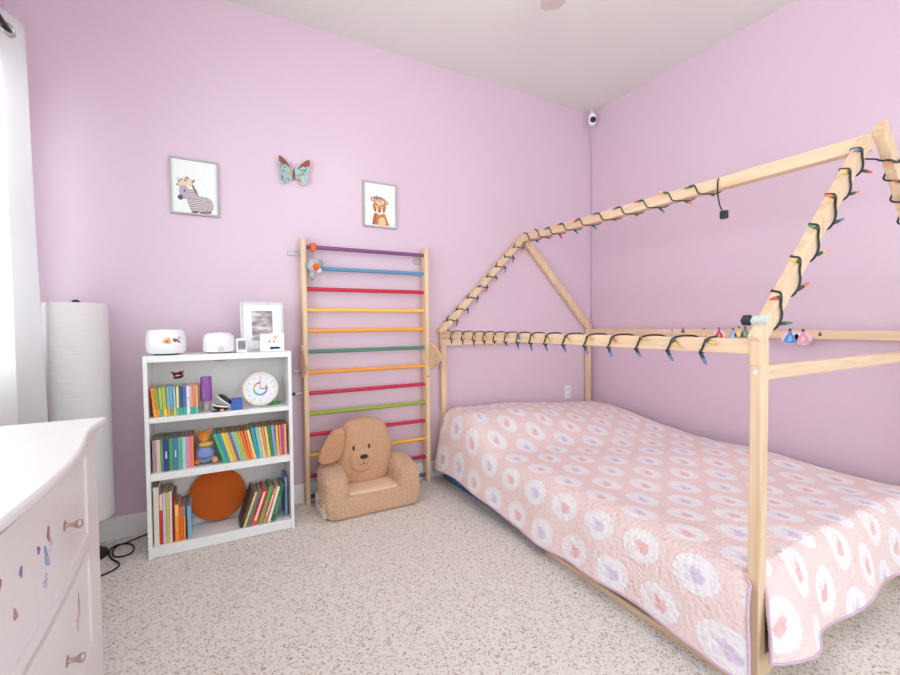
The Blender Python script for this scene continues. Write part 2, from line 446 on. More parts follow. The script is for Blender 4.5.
# ------------------------------------------------------------------ bookcase
BW = plain((242, 240, 240), 0.4, 0.4, var=0.006, bump=0.01)
BI = plain((232, 226, 226), 0.5, 0.3, var=0.006, bump=0.01)
BX0, BX1, BF, BB = -.307, .409, 2.677, 2.905
bc = thing('bookcase', (.053, 2.79, 0), 'low white bookcase with three shelves of books standing against the lavender wall', 'bookcase')
bx('side_panel', BW, bc, BX0, BX0 + .019, BF, BB, 0, 1.05, bevel=.002)
bx('side_panel', BW, bc, BX1 - .019, BX1, BF, BB, 0, 1.05, bevel=.002)
bx('top_panel', BW, bc, BX0 + .019, BX1 - .019, BF, BB, 1.016, 1.049, bevel=.002)
bx('shelf', BW, bc, BX0 + .019, BX1 - .019, BF + .003, BB - .007, .703, .73, bevel=.002)
bx('shelf', BW, bc, BX0 + .019, BX1 - .019, BF + .003, BB - .007, .403, .441, bevel=.002)
bx('shelf', BW, bc, BX0 + .019, BX1 - .019, BF + .003, BB - .007, .035, .06, bevel=.002)
bx('kick_board', BW, bc, BX0 + .019, BX1 - .019, BF + .006, BF + .02, .004, .035, bevel=.001)
pl = [(BX0 + .019, .035), (BX1 - .019, .035), (BX1 - .019, 1.016)] + [(.045 + .045 * math.cos(t * PI / 14), 1.016 - .026 * math.sin(t * PI / 14)) for t in range(15)] + [(BX0 + .019, 1.016)]
bp = MB().prism(pl, (1, 0, 0), (0, 0, 1), (0, BB - .007, 0), (0, .005, 0)).build('back_panel', BI, bc)
st = MB()
def disc(mb, x, y, z, rx, rz, m, ang=0, th=.001):
    pts = []
    for k in range(14):
        t = 2 * PI * k / 14; u_, v_ = rx * math.cos(t), rz * math.sin(t)
        pts.append((u_ * math.cos(ang) - v_ * math.sin(ang) + x, u_ * math.sin(ang) + v_ * math.cos(ang) + z))
    mb.prism(pts, (1, 0, 0), (0, 0, 1), (0, y, 0), (0, -th, 0), m)
for x, z, rx, rz, m, an in ((-.173, .928, .020, .012, 0, .3), (-.155, .934, .013, .012, 0, 0), (-.187, .934, .010, .008, 0, -.4), (-.17, .911, .024, .008, 1, .1), (-.152, .915, .014, .007, 1, .6), (-.198, .94, .005, .008, 2, .5), (-.143, .942, .005, .008, 2, -.5), (-.170, .922, .012, .004, 3, .1)):
    disc(st, x, BB - .007, z, rx, rz, m, an, .001 + .0004 * m)
st.build('flower_sticker', [plain((176, 40, 48), .5), plain((84, 60, 62), .5), plain((190, 120, 130), .5), plain((235, 225, 225), .5)], bp)

# books ------------------------------------------------------------
PAGE = plain((236, 226, 208), 0.8, 0.1, var=0.06, scale=300)
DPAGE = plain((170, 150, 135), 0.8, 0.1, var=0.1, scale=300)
ORD = ['first', 'second', 'third', 'fourth', 'fifth', 'sixth', 'seventh', 'eighth', 'ninth', 'tenth', 'eleventh', 'twelfth', 'thirteenth', 'fourteenth', 'fifteenth', 'sixteenth', 'seventeenth', 'eighteenth', 'nineteenth', 'twentieth', 'twenty-first', 'twenty-second', 'twenty-third']
def book(x, dx, th, h, zb, y0, depth, col, band, label, group, title=None, top_band=None):
    """spine faces -y; x = foot of the spine's lamp-side edge, dx = lean of the top"""
    r_ = thing('book', (x + th / 2, y0 + depth / 2, zb), label, 'book', group)
    an = math.atan2(dx, h); ux = Vector((math.cos(an), 0, -math.sin(an))); uz = Vector((math.sin(an), 0, math.cos(an)))
    o_ = Vector((x, y0, zb)) if dx <= 0 else Vector((x, y0, zb + th * math.sin(an)))
    c1 = plain(col, .4, .4, var=.03, scale=90, bump=.02); mats = [c1]
    mats.append(plain(band, .4, .4, var=.03, scale=90, bump=.02) if band else c1)
    mats.append(plain(top_band, .4, .4, var=.03, scale=90, bump=.02) if top_band else c1)
    b = MB(); t_ = min(.0016, th * .18)
    def bxl(u0, u1, v0, v1, w0, w1, m):
        vs = [o_ + ux * u + Vector((0, v, 0)) + uz * w_ for w_ in (w0, w1) for v in (v0, v1) for u in (u0, u1)]
        b.add(vs, [(0, 2, 3, 1), (4, 5, 7, 6), (0, 1, 5, 4), (2, 6, 7, 3), (0, 4, 6, 2), (1, 3, 7, 5)], m)
    cuts = [(0, h * .26, 1), (h * .26, h * .68, 0), (h * .68, h, 2)] if (band or top_band) else [(0, h, 0)]
    for w0, w1, m in cuts:
        bxl(0, th, 0, .002, w0, w1, m); bxl(0, t_, .002, depth, w0, w1, m); bxl(th - t_, th, .002, depth, w0, w1, m)
    b.build('cover', mats, r_)
    q = MB(); vs = [o_ + ux * u + Vector((0, v, 0)) + uz * w_ for w_ in (.003, h - .003) for v in (.002, depth - .003) for u in (t_, th - t_)]
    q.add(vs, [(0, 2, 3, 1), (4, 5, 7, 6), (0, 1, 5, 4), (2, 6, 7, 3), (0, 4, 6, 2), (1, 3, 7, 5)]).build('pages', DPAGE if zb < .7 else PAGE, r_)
    if title:
        l = MB(); z0, z1 = title[1], title[2]
        vs = [o_ + ux * u + Vector((0, v, 0)) + uz * (h * w_) for w_ in (z0, z1) for v in (-.0006, .0) for u in (th * .34, th * .66)]
        l.add(vs, [(0, 2, 3, 1), (4, 5, 7, 6), (0, 1, 5, 4), (2, 6, 7, 3), (0, 4, 6, 2), (1, 3, 7, 5)]).build('spine_title', plain(title[0], .5), r_)
    return r_
OR, TE, YE = (247, 150, 60), (70, 178, 160), (245, 205, 70)
S1 = [(-.268, -.012, 'orange', (243, 140, 62), (247, 165, 70)), (-.2525, -.012, 'olive green', (150, 170, 58), OR), (-.238, -.010, 'light green', (168, 200, 120), (96, 182, 160)), (-.2235, -.009, 'yellow green', (186, 190, 50), YE),
      (-.2065, -.006, 'pale blue', (142, 178, 200), OR), (-.1925, -.006, 'teal', (104, 176, 186), (84, 176, 128)), (-.179, -.004, 'grey blue', (160, 190, 212), YE), (-.167, -.001, 'cream', (232, 218, 150), (104, 190, 150)),
      (-.154, 0, 'dark blue', (58, 84, 140), TE), (-.1375, .0, 'mid blue', (84, 116, 178), TE), (-.121, .0, 'white', (236, 234, 236), None), (-.105, .0, 'pink', (242, 158, 170), TE), (-.092, .0, 'salmon', (240, 140, 110), TE), (-.080, .0, 'light orange', (247, 170, 90), (120, 200, 190))]
for i, (x, dx, nm, c, bd) in enumerate(S1):
    nx = S1[i + 1][0] if i + 1 < len(S1) else x + .0125
    book(x, dx, (nx - x) - .0012, .152, .7302, 2.70, .14, c, bd, f'{nm} thin book, {ORD[i]} from the lamp end on the top shelf', 'thin books on the top shelf', ((60, 60, 70), .55, .60) if nm == 'white' else None)
S2 = [(-.279, 0, 'dusty mauve', (176, 146, 152)), (-.2615, -.001, 'beige', (222, 200, 180)), (-.243, -.001, 'leaf green', (94, 160, 104)), (-.231, 0, 'dark violet blue', (66, 66, 140)), (-.206, 0, 'bright green', (72, 168, 82)),
      (-.187, 0, 'blue', (92, 120, 192)), (-.1665, 0, 'sea green', (92, 184, 138)), (-.147, 0, 'pale aqua', (178, 214, 214)), (-.128, 0, 'pink', (238, 140, 172)), (-.109, 0, 'coral', (250, 132, 96))]
for i, (x, dx, nm, c) in enumerate(S2):
    nx = S2[i + 1][0] if i + 1 < len(S2) else x + .0155
    tl = ((214, 214, 235), .4, .62) if nm in ('dark violet blue', 'blue') else None
    book(x, dx, (nx - x) - .0013, .170, .4412, 2.70, .17, c, None, f'{nm} book, {ORD[i]} from the lamp end on the middle shelf', 'books at the lamp end of the middle shelf', tl)
S2R = [(.046, -.050, 'green', (66, 184, 130)), (.063, -.049, 'turquoise', (44, 158, 184)), (.0815, -.048, 'yellow', (246, 202, 74)), (.0995, -.048, 'mustard', (222, 196, 80)), (.1155, -.048, 'plum', (152, 98, 134)), (.131, -.048, 'pale teal', (130, 204, 206)), (.146, -.047, 'lime', (180, 204, 84)),
       (.160, -.046, 'amber', (248, 164, 74)), (.173, -.043, 'red orange', (244, 112, 66)), (.186, -.039, 'orange', (248, 126, 60)), (.199, -.036, 'cream yellow', (250, 222, 140)), (.214, -.031, 'deep teal', (58, 164, 184)), (.233, -.027, 'light aqua', (140, 206, 210)), (.250, -.026, 'sunny yellow', (250, 214, 96)),
       (.2635, -.024, 'rose', (226, 144, 148)), (.2765, -.021, 'pale yellow', (248, 218, 110)), (.290, -.018, 'forest green', (64, 138, 78)), (.308, -.016, 'sky blue', (134, 164, 216)), (.325, -.010, 'golden', (250, 194, 66)), (.3385, -.006, 'coral pink', (242, 124, 122)), (.351, -.004, 'purple', (170, 84, 160)), (.3645, -.003, 'peach', (248, 164, 112))]
for i, (x, dx, nm, c) in enumerate(S2R):
    nx = S2R[i + 1][0] if i + 1 < len(S2R) else x + .0145
    book(x, dx, ((nx - x) - .0008) * math.cos(math.atan2(dx, .17)), .172 if i < 11 else .178, .4412, 2.70, .17, c, None, f'{nm} slim book, {ORD[len(S2R) - 1 - i]} from the ladder end on the middle shelf', 'slim books at the ladder end of the middle shelf')
S3 = [(-.282, .001, .0235, .305, 'cream wide', (228, 216, 202), None, None), (-.257, .002, .0135, .265, 'red', (214, 52, 38), None, (240, 200, 190)), (-.242, .002, .013, .268, 'pale grey', (206, 208, 216), None, None), (-.2275, .002, .014, .268, 'tan yellow', (222, 190, 104), None, None), (-.212, .002, .0095, .268, 'off-white', (236, 230, 226), None, None),
      (-.201, .003, .0105, .248, 'dark red', (150, 30, 40), None, None), (-.189, .001, .0165, .196, 'yellow orange', (250, 170, 50), (250, 150, 40), (252, 205, 110)), (-.171, .001, .0185, .182, 'orange red', (244, 104, 40), None, None), (-.151, .001, .0085, .184, 'blue and amber', (238, 160, 60), None, (120, 160, 190)), (-.141, .0, .007, .182, 'black', (40, 40, 48), None, None), (-.132, -.001, .017, .178, 'powder blue', (142, 178, 210), None, None)]
for i, (x, dx, th, h, nm, c, bd, tb) in enumerate(S3):
    book(x, dx, th, h, .0602, 2.70, .17, c, bd, f'{nm} book, {ORD[i]} from the lamp end on the bottom shelf', 'books at the lamp end of the bottom shelf', None, tb)
S3R = [(.118, .070, .015, .21, 'dark grey', (70, 62, 66), None, None), (.135, .070, .013, .20, 'straw yellow', (232, 200, 120), None, None), (.152, .070, .019, .205, 'slate', (110, 120, 118), None, None), (.176, .070, .030, .205, 'red and white', (222, 50, 48), (236, 90, 70), None), (.212, .070, .022, .215, 'green', (92, 170, 90), (120, 180, 80), None), (.2385, .066, .0155, .20, 'salmon pink', (238, 140, 126), None, None), (.2615, .061, .016, .205, 'ivory', (240, 226, 206), None, None), (.284, .058, .020, .208, 'dark green', (40, 120, 84), None, None)]
for i, (x, dx, th, h, nm, c, bd, tb) in enumerate(S3R):
    tl = {'red and white': ((250, 236, 232), .12, .92), 'green': ((232, 108, 96), .15, .62), 'salmon pink': ((250, 210, 200), .2, .8), 'dark green': ((110, 170, 140), .2, .7)}.get(nm)
    book(x, dx, th, h, .0602, 2.695, .155, c, bd, f'{nm} book leaning towards the ladder, {ORD[i]} after the orange disc', 'leaning books at the ladder end of the bottom shelf', tl, tb)
book(.3665, .002, .012, .235, .0602, 2.74, .15, (140, 172, 222), None, 'tall light blue book standing near the ladder end of the bottom shelf', 'leaning books at the ladder end of the bottom shelf')
book(.3810, .001, .007, .215, .0602, 2.76, .13, (140, 52, 70), None, 'dark red book against the side panel at the ladder end of the bottom shelf', 'leaning books at the ladder end of the bottom shelf')

# things on the shelves ----------------------------------------------
WPL = plain((246, 244, 246), 0.3, 0.45, var=0.004, bump=0)
nm1 = thing('noise_machine', (-.21, 2.765, 1.05), 'larger white round humidifier with flower decals on the bookcase top near the lamp', 'humidifier')
MB().lathe([(.06, .006), (.082, .008), (.091, .022), (.092, .05), (.089, .1), (.085, .122), (.078, .131), (.03, .134), (.0, .134)], (-.21, 2.765, 1.05), n=48).build('body', WPL, nm1)
MB().lathe([(.055, 0), (.06, .008)], (-.21, 2.765, 1.05), n=32).build('foot_ring', plain((60, 58, 60), .6), nm1)
def cyl_sticker(mb, cx_, cy_, r, ang, z, rx, rz, m, tilt=0, lift=.001):
    pts = []
    for k in range(12):
        t = 2 * PI * k / 12; u, v = rx * math.cos(t), rz * math.sin(t)
        pts.append((u * math.cos(tilt) - v * math.sin(tilt), u * math.sin(tilt) + v * math.cos(tilt)))
    vs = []
    for rr in (r, r + lift):
        for u, v in pts:
            q = ang + u / r; vs.append((cx_ + rr * math.sin(q), cy_ - rr * math.cos(q), z + v))
    n = 12; fs = [tuple(range(n)), tuple(range(2 * n - 1, n - 1, -1))] + [(i, (i + 1) % n, n + (i + 1) % n, n + i) for i in range(n)]
    mb.add(vs, fs, m)
st = MB()
for k in range(6):
    t = k * PI / 3; cyl_sticker(st, -.21, 2.765, .0905, .12 + .012 * math.cos(t) / .09, 1.122 + .013 * math.sin(t), .009, .009, k % 2)
cyl_sticker(st, -.21, 2.765, .0908, .12, 1.122, .008, .008, 2, lift=.0018)
for dx_, dz_, rx, rz, m, tl in ((.0, 0, .012, .007, 3, .5), (.014, -.006, .012, .005, 3, -.5), (.013, .01, .004, .012, 4, -.5), (-.008, .004, .008, .008, 3, 0), (.022, .012, .003, .009, 4, .4)):
    cyl_sticker(st, -.21, 2.765, .0905, .58 + dx_ / .09, 1.126 + dz_, rx, rz, m, tl)
st.build('flower_sticker', [plain((247, 206, 140), .5), plain((240, 180, 146), .5), plain((206, 120, 96), .5), plain((140, 90, 110), .5), plain((206, 176, 186), .5)], nm1)

nm2 = thing('noise_machine', (.04, 2.77, 1.05), 'smaller white round sound machine with front dial in the middle of the bookcase top', 'sound machine')
MB().lathe([(.066, .004), (.078, .008), (.082, .03), (.080, .034), (.080, .037), (.0815, .04), (.079, .075), (.072, .098), (.055, .112), (.0, .115)], (.04, 2.77, 1.05), n=48).build('body', WPL, nm2)
MB().lathe([(.06, 0), (.066, .005)], (.04, 2.77, 1.05), n=32).build('foot_ring', plain((110, 108, 112), .6), nm2)
MB().lathe([(.016, -.003), (.016, .003), (.013, .003), (.012, .0015), (.0, .0015)], (.045, 2.69, 1.074), (0, -1, 0), n=24).build('dial', plain((214, 212, 220), .35), nm2)

ck = thing('digital_clock', (.151, 2.715, 1.05), 'small square white digital clock with grey screen on the bookcase top', 'clock')
bx('case', WPL, ck, .123, .178, 2.705, 2.725, 1.0495, 1.129, bevel=.004)
bx('screen', plain((150, 146, 142), .3, var=.1, scale=400), ck, .131, .170, 2.7035, 2.706, 1.066, 1.117)
dg = MB()
for x0 in (.136, .144, .154, .162):
    for z0 in (1.085, 1.096): dg.box(x0, x0 + .005, 2.7028, 2.7036, z0, z0 + .002)
    dg.box(x0 + .004, x0 + .0055, 2.7028, 2.7036, 1.082, 1.102)
dg.build('digits', plain((96, 92, 92), .5), ck)

# leaning photo frame
fr = thing('photo_frame', (.27, 2.84, 1.05), 'white photo frame with wide mat and grey blurry print leaning on the bookcase top', 'photo frame')
def leaning(cx_, y0, z0, w_, h_, tilt, yaw=0):
    ux = Vector((math.cos(yaw), math.sin(yaw), 0)); nn = Vector((math.sin(yaw), -math.cos(yaw), 0))
    uz = (Vector((0, 0, 1)) * math.cos(tilt) - nn * math.sin(tilt)); nf = ux.cross(uz)
    return Vector((cx_, y0, z0)), ux, uz, nf
def rectring(mb, o, ux, uz, nf, w_, h_, t_, d, m=0):
    for u0, u1, v0, v1 in ((-w_ / 2, -w_ / 2 + t_, 0, h_), (w_ / 2 - t_, w_ / 2, 0, h_), (-w_ / 2 + t_, w_ / 2 - t_, 0, t_), (-w_ / 2 + t_, w_ / 2 - t_, h_ - t_, h_)):
        mb.obox(o + ux * (u0 + u1) / 2 + uz * (v0 + v1) / 2 + nf * d / 2, ux * (u1 - u0) / 2, uz * (v1 - v0) / 2, nf * d / 2, m)
o, ux, uz, nf = leaning(.272, 2.845, 1.0495, .238, .290, .06)
e = MB(); rectring(e, o, ux, uz, nf, .238, .290, .012, .016); e.build('frame', plain((222, 216, 220), .35), fr, .001)
MB().obox(o + uz * .145 + nf * .005, ux * .108, uz * .134, nf * .003).build('mat_board', plain((246, 245, 247), .6), fr)
def ultrasound():
    m = mk('grey_print', (150, 140, 145), .35); t = NT(m); v = t.coord()
    n = t.noise(t.mapping(v, (9, 9, 26)), 1.0, 2.0, .5); n2 = t.noise(v, 160, 3)
    t.link(t.ramp(t.m('ADD', t.m('MULTIPLY', n, .85), t.m('MULTIPLY', n2, .15)), [(.38, lin((132, 112, 120))), (.5, lin((178, 162, 168))), (.6, lin((226, 216, 218)))]), t.b.inputs['Base Color']); return m
MB().obox(o + uz * .150 + nf * .0092 + ux * .0, ux * .057, uz * .088, nf * .001).build('photo', ultrasound(), fr)
MB().obox(o + uz * .10 - nf * .022, ux * .02, uz * .09, nf * .001).obox(o + uz * .012 - nf * .01, ux * .02, uz * .002, nf * .013).build('easel_back', plain((120, 110, 105), .7), fr)

cd = thing('greeting_card', (.315, 2.75, 1.05), 'small white card with pink dots and blue stripe in front of the photo frame', 'card')
bx('panel', plain((246, 243, 242), .6, var=.01), cd, .249, .381, 2.745, 2.757, 1.0495, 1.153, bevel=.001)
st = MB()
for x, z, rx, rz, m in ((.327, 1.135, .007, .006, 0), (.341, 1.137, .006, .005, 0), (.322, 1.122, .006, .006, 3), (.300, 1.107, .006, .006, 1), (.324, 1.107, .007, .006, 1), (.334, 1.125, .007, .007, 0), (.330, 1.068, .031, .007, 2), (.312, 1.068, .012, .008, 2), (.343, 1.070, .01, .006, 2)):
    disc(st, x, 2.745, z, rx, rz, m)
st.build('printed_flowers', [plain((244, 190, 160), .5), plain((226, 130, 130), .5), plain((70, 110, 200), .5), plain((250, 220, 190), .5)], cd)

bt = thing('water_bottle', (-.03, 2.765, .73), 'purple water bottle with clear lower part on the top shelf', 'bottle')
MB().lathe([(.0, .001), (.020, .001), (.021, .02), (.024, .055), (.026, .06)], (-.03, 2.765, .73), n=28).build('clear_base', plain((198, 178, 176), .15, .5), bt)
MB().lathe([(.026, .056), (.028, .058), (.029, .075), (.0285, .15), (.029, .155), (.029, .160), (.0275, .163), (.028, .185), (.025, .19), (.0, .191)], (-.03, 2.765, .73), n=28).build('body', plain((148, 84, 172), .3, .5), bt)
MB().sq((-.043, 2.738, .835), (.011, .008, .048), .5, .7).build('grip', plain((160, 98, 186), .35), bt)

cs = thing('clamshell_case', (.04, 2.73, .73), 'small open black clamshell case with white rims on the top shelf', 'case')
rotA = Matrix.Rotation(math.radians(12), 4, 'Y') ; rotB = Matrix.Rotation(math.radians(42), 4, 'Y')
for nm_, rt, cz, cx_, fl in (('lower_shell', rotA, .758, .040, -1), ('lid_shell', rotB, .785, .054, 1)):
    def hw(p, fl=fl): return Vector((p.x, p.y, fl * abs(p.z) if fl * p.z > 0 else 0))
    sh_ = MB().sq((cx_, 2.73, cz), (.042, .035, .026), .8, .9, 28, 16, rt, 0, hw).build(nm_, plain((40, 34, 42), .4), cs)
    rg = [Vector((cx_, 2.73, cz)) + rt @ Vector((.042 * math.cos(t * PI / 16), .035 * math.sin(t * PI / 16), 0)) for t in range(32)]
    MB().tube(rg, .0042, 8, close=True).build('rim', WPL, sh_)
MB().sq((.020, 2.70, .7335), (.026, .008, .003), .6, .8).build('strap', plain((36, 32, 40), .6), cs)
MB().sq((.045, 2.695, .7375), (.011, .008, .007), .6, .8).build('clasp', plain((226, 150, 126), .5), cs)
tag(MB().box(.0905, .147, 2.705, 2.765, .7302, .790).build('box', plain((66, 104, 184), .5), bevel=.005, org=(.119, 2.735, .73)), 'small blue box between the black case and the round timer', 'box')

# visual timer
tm = thing('round_timer', (.245, 2.775, .73), 'round white clock with rainbow ring dial leaning on the top shelf', 'clock')
ax = Vector((-.28, -1, .20)).normalized(); tc = Vector((.247, 2.755, .832))
ur = Vector((1, 0, 0)); ur = (ur - ax * ur.dot(ax)).normalized(); uu = ax.cross(ur) * 1
if uu.z < 0: uu = -uu
MB().lathe([(.06, -.022), (.088, -.02), (.098, -.006), (.098, .006), (.094, .011), (.086, .011), (.082, .004)], tc, ax, n=56).build('rim', plain((242, 230, 214), .35), tm)
MB().lathe([(.083, .003), (.0825, .005)], tc, ax, n=48).build('face', plain((240, 240, 246), .45), tm)
rain = [(232, 110, 100), (240, 150, 110), (236, 200, 130), (140, 200, 140), (100, 184, 170), (110, 168, 208), (120, 140, 196), (160, 130, 190), (200, 130, 170), (226, 120, 140)]
rg = MB()
for i in range(40):
    a0 = PI / 2 + i * 2 * PI / 40 * .83; a1 = PI / 2 + (i + 1) * 2 * PI / 40 * .83
    q = [tc + ax * (.0055 + h_) + (ur * math.cos(t) + uu * math.sin(t)) * r_ for h_ in (0, .001) for r_, t in ((.030, a0), (.040, a0), (.040, a1), (.030, a1))]
    rg.add(q, [(3, 2, 1, 0), (4, 5, 6, 7), (0, 1, 5, 4), (1, 2, 6, 5), (2, 3, 7, 6), (3, 0, 4, 7)], (i * len(rain)) // 40)
rg.build('rainbow_ring', [plain(c, .5) for c in rain], tm)
tk = MB()
for i in range(12):
    t = i * PI / 6; q = tc + ax * .0058 + (ur * math.cos(t) + uu * math.sin(t)) * .068
    tk.obox(q, (ur * math.cos(t) + uu * math.sin(t)) * .006, (-ur * math.sin(t) + uu * math.cos(t)) * .0018, ax * .0005)
tk.build('hour_marks', plain((186, 170, 196), .5), tm)
hd = MB(); hd.obox(tc + ax * .008 + ur * .016, ur * .02, uu * .002, ax * .0006); hd.obox(tc + ax * .009 + uu * .030, uu * .032, ur * .0012, ax * .0006, 1)
hd.build('hands', [plain((70, 70, 80), .5), plain((222, 90, 90), .5)], tm)
tag(MB().sq((.318, 2.785, .7365), (.045, .03, .0065), .5, .7).sq((.322, 2.765, .748), (.016, .014, .012), .6, .8).build('toy_stand', plain((70, 160, 104), .45), org=(.32, 2.78, .73)), 'flat green plastic piece under the edge of the round timer', 'toy')

# plush bear toy
tb = thing('plush_bear', (-.043, 2.75, .441), 'small round plush toy with orange head and blue body on the middle shelf', 'soft toy')
OF, BLF = fur('orange_plush', (232, 140, 40), 160, .5), fur('blue_plush', (142, 160, 214), 160, .4)
MB().sq((-.043, 2.75, .497), (.048, .046, .054), 1, 1, 28, 20).build('body', BLF, tb)
hd_ = MB().sq((-.043, 2.755, .590), (.032, .030, .032), 1, 1, 24, 18).build('head', OF, tb)
for sx_ in (-1, 1): MB().sq((-.043 + sx_ * .024, 2.758, .616), (.012, .008, .012)).build('ear', OF, hd_)
MB().sq((-.043, 2.727, .582), (.013, .010, .010)).build('muzzle', fur('pale_plush', (244, 190, 110), 160, .3), hd_)
MB().sq((-.043, 2.7165, .587), (.004, .003, .003)).build('nose', plain((60, 40, 30), .4), hd_)
MB().sq((-.038, 2.735, .553), (.036, .03, .012), .8, 1).build('scarf', fur('yellow_plush', (246, 196, 70), 160, .3), tb)
MB().sq((.004, 2.722, .463), (.017, .018, .017)).build('paw', fur('peach_plush', (236, 168, 110), 160, .3), tb)
MB().sq((-.078, 2.735, .461), (.017, .018, .015)).build('paw', OF, tb)
MB().tube([(-.043 + .043 * math.sin(t), 2.75 - .0465 * math.cos(t), .487 - .006 * math.cos(t * 2.4)) for t in [x * .1 for x in range(-8, 9)]], .0022, 6).build('stitch', plain((50, 48, 70), .6), tb)

tag(MB().lathe([(.0, 0), (.138, 0), (.147, .004), (.149, .012), (.146, .021), (.136, .025), (.0, .026)], (.015, 2.885 - .008, .2165), (0, -1, .10), n=64).build('round_cushion', fur('rust_felt', (206, 96, 32), 220, .3, .06), org=(.015, 2.87, .06)), 'large round rust orange disc standing against the back of the bottom shelf', 'cushion')

# ------------------------------------------------------------------ climbing ladder
ld = thing('wall_ladder', (.99, 3.0, 0), 'tall wooden climbing ladder with rainbow coloured rungs fixed to the lavender wall', 'climbing ladder')
def rail(x0):
    pts = [(2.965, 0), (3.045, 0), (3.045, 1.73)] + [(3.005 + .04 * math.cos(t * PI / 10), 1.74 + .038 * math.sin(t * PI / 10)) for t in range(11)]
    return MB().prism(pts, (0, 1, 0), (0, 0, 1), (x0, 0, 0), (.030, 0, 0)).build('side_rail', BIRCH, ld, .004)
rail(.529); rail(1.417)
rc = [('purple', (132, 74, 128)), ('blue', (96, 150, 188)), ('red', (206, 30, 60)), ('yellow', (250, 200, 88)), ('amber', (248, 170, 72)), ('green', (84, 138, 116)), ('amber', (248, 166, 66)), ('crimson', (196, 34, 76)), ('lime green', (152, 178, 56)), ('crimson', (204, 36, 72)), ('yellow', (246, 186, 62)), ('dark crimson', (172, 34, 72)), ('navy blue', (62, 92, 134))]
for i, (nm, c) in enumerate(rc):
    z = 1.718 - i * (1.718 - .048) / 12
    r_ = MB().tube([(.55, 3.0, z), (1.43, 3.0, z)], .0135, 16).build('rung', plain(c, .35, .45, var=.02), ld); r_['label'] = nm + ' painted rung'
def lens(x, s):
    P = []
    for k in range(13):
        t = k / 12; z = .855 + .215 * t; P.append((2.966 - .165 * math.sin(PI * t) ** 1.15 * (1 - .25 * (t - .5)), z))
    P += [(2.985, 1.07), (2.985, .855)]
    return MB().prism(P, (0, 1, 0), (0, 0, 1), (x, 0, 0), (s * .018, 0, 0)).build('side_plate', BIRCH_X, ld, .004)
lens(.529, -1); lens(1.447, 1)
GM = plain((186, 180, 184), .4, .5, .5)
bx('wall_bracket', GM, ld, .455, .529, 3.047, 3.0585, 1.662, 1.690, bevel=.002)
bx('wall_bracket', GM, ld, 1.365, 1.417, 3.047, 3.0585, 1.655, 1.70, bevel=.002)
WHT = plain((240, 236, 238), .4)
for z in (.742, .893): MB().tube([(.475, 3.05, z), (.529, 3.05, z)], .0075, 10).build('spacer_peg', WHT, ld)
MB().lathe([(.011, 0), (.009, .006)], (.476, 3.04, .742), (0, -1, 0), 12).build('bolt', plain((30, 28, 30), .4), ld)
for z in (.805,): MB().lathe([(.006, 0), (.005, .004)], (1.432, 2.966, z), (0, -1, 0), 10).build('bolt', plain((60, 54, 52), .4), ld)

# hanging activity toy
ty = thing('hanging_toy', (.605, 2.965, 1.72), 'grey plush hanging toy with orange loop and ball on the purple top rung', 'toy')
OP = plain((246, 98, 34), .45)
rg = [(.602, 3.0 + .022 * math.cos(t), 1.718 + .022 * math.sin(t)) for t in [k * PI / 12 for k in range(24)]]
MB().tube([(p[0], p[1], p[2]) for p in rg], .0075, 8, close=True).build('loop', OP, ty)
bx('loop_tab', OP, ty, .590, .623, 2.966, 2.979, 1.690, 1.742, bevel=.004)
MB().tube([(.606, 2.97, 1.69), (.606, 2.968, 1.64)], .003, 6).build('cord', plain((150, 140, 150), .7), ty)
GP = fur('grey_plush', (196, 196, 200), 140, .5)
MB().sq((.606, 2.955, 1.592), (.040, .026, .048), .9, 1).build('body', GP, ty)
MB().sq((.648, 2.962, 1.610), (.020, .012, .024)).build('ear', plain((150, 166, 170), .7), ty); MB().sq((.563, 2.962, 1.590), (.014, .012, .034)).build('ear', plain((150, 150, 150), .7), ty)
MB().sq((.612, 2.930, 1.580), (.022, .020, .022)).build('ball', OP, ty)
MB().sq((.594, 2.955, 1.532), (.015, .013, .026)).build('foot', GP, ty); MB().sq((.636, 2.95, 1.56), (.016, .014, .018)).build('foot', plain((236, 234, 234), .7), ty)
MB().sq((.592, 2.955, 1.500), (.009, .008, .009)).build('bead', plain((120, 140, 140), .6), ty)

# ------------------------------------------------------------------ puppy armchair
PT = fur('tan_fleece', (241, 196, 160), 75, .9, .12); PS = fur('tan_suede', (240, 204, 170), 90, .15, .05); PE = fur('tan_plush', (237, 185, 146), 120, .8, .12); PC = fur('cream_fabric', (236, 220, 204), 90, .15, .04)
ch = thing('puppy_armchair', (.90, 2.8, 0), 'small tan plush armchair with a puppy face backrest in front of the ladder', 'armchair')
def fleece(o, st=.018, sz=.014): displace(o, sz, st); return o
fleece(MB().sq((.897, 2.785, .068), (.305, .158, .068), .25, .18, 100, 36).build('base', PT, ch, angle=80), .016)
MB().sq((.895, 2.770, .136), (.185, .115, .02), .4, .35, 48, 16).build('seat', PS, ch, angle=80)
def armwarp(sgn):
    def f_(p):
        q = Vector(p); k = (q.y + .16) / .32                      # 0 front .. 1 back
        if q.z > 0: q.z *= .80 + .42 * k
        q.x += sgn * .012 * (1 - k)
        return q
    return f_
for sg, cx_ in ((-1, .667), (1, 1.128)):
    a_ = fleece(MB().sq((cx_, 2.785, .140), (.082, .160, .140), .42, .5, 70, 50, None, 0, armwarp(sg)).build('arm', PT, ch, angle=80), .022)
MB().sq((.588, 2.80, .058), (.012, .135, .055), .4, .4, 30, 16).build('side_panel', PC, ch)
MB().tube([(.575, 2.70, .080), (.575, 2.84, .076)], .003, 6).build('zipper', plain((170, 160, 160), .5), ch)
def headwarp(p):
    q = Vector(p); k = q.z / .23
    q.x *= 1.0 - .10 * max(0, k) ** 2
    q.y += .018 * k
    return q
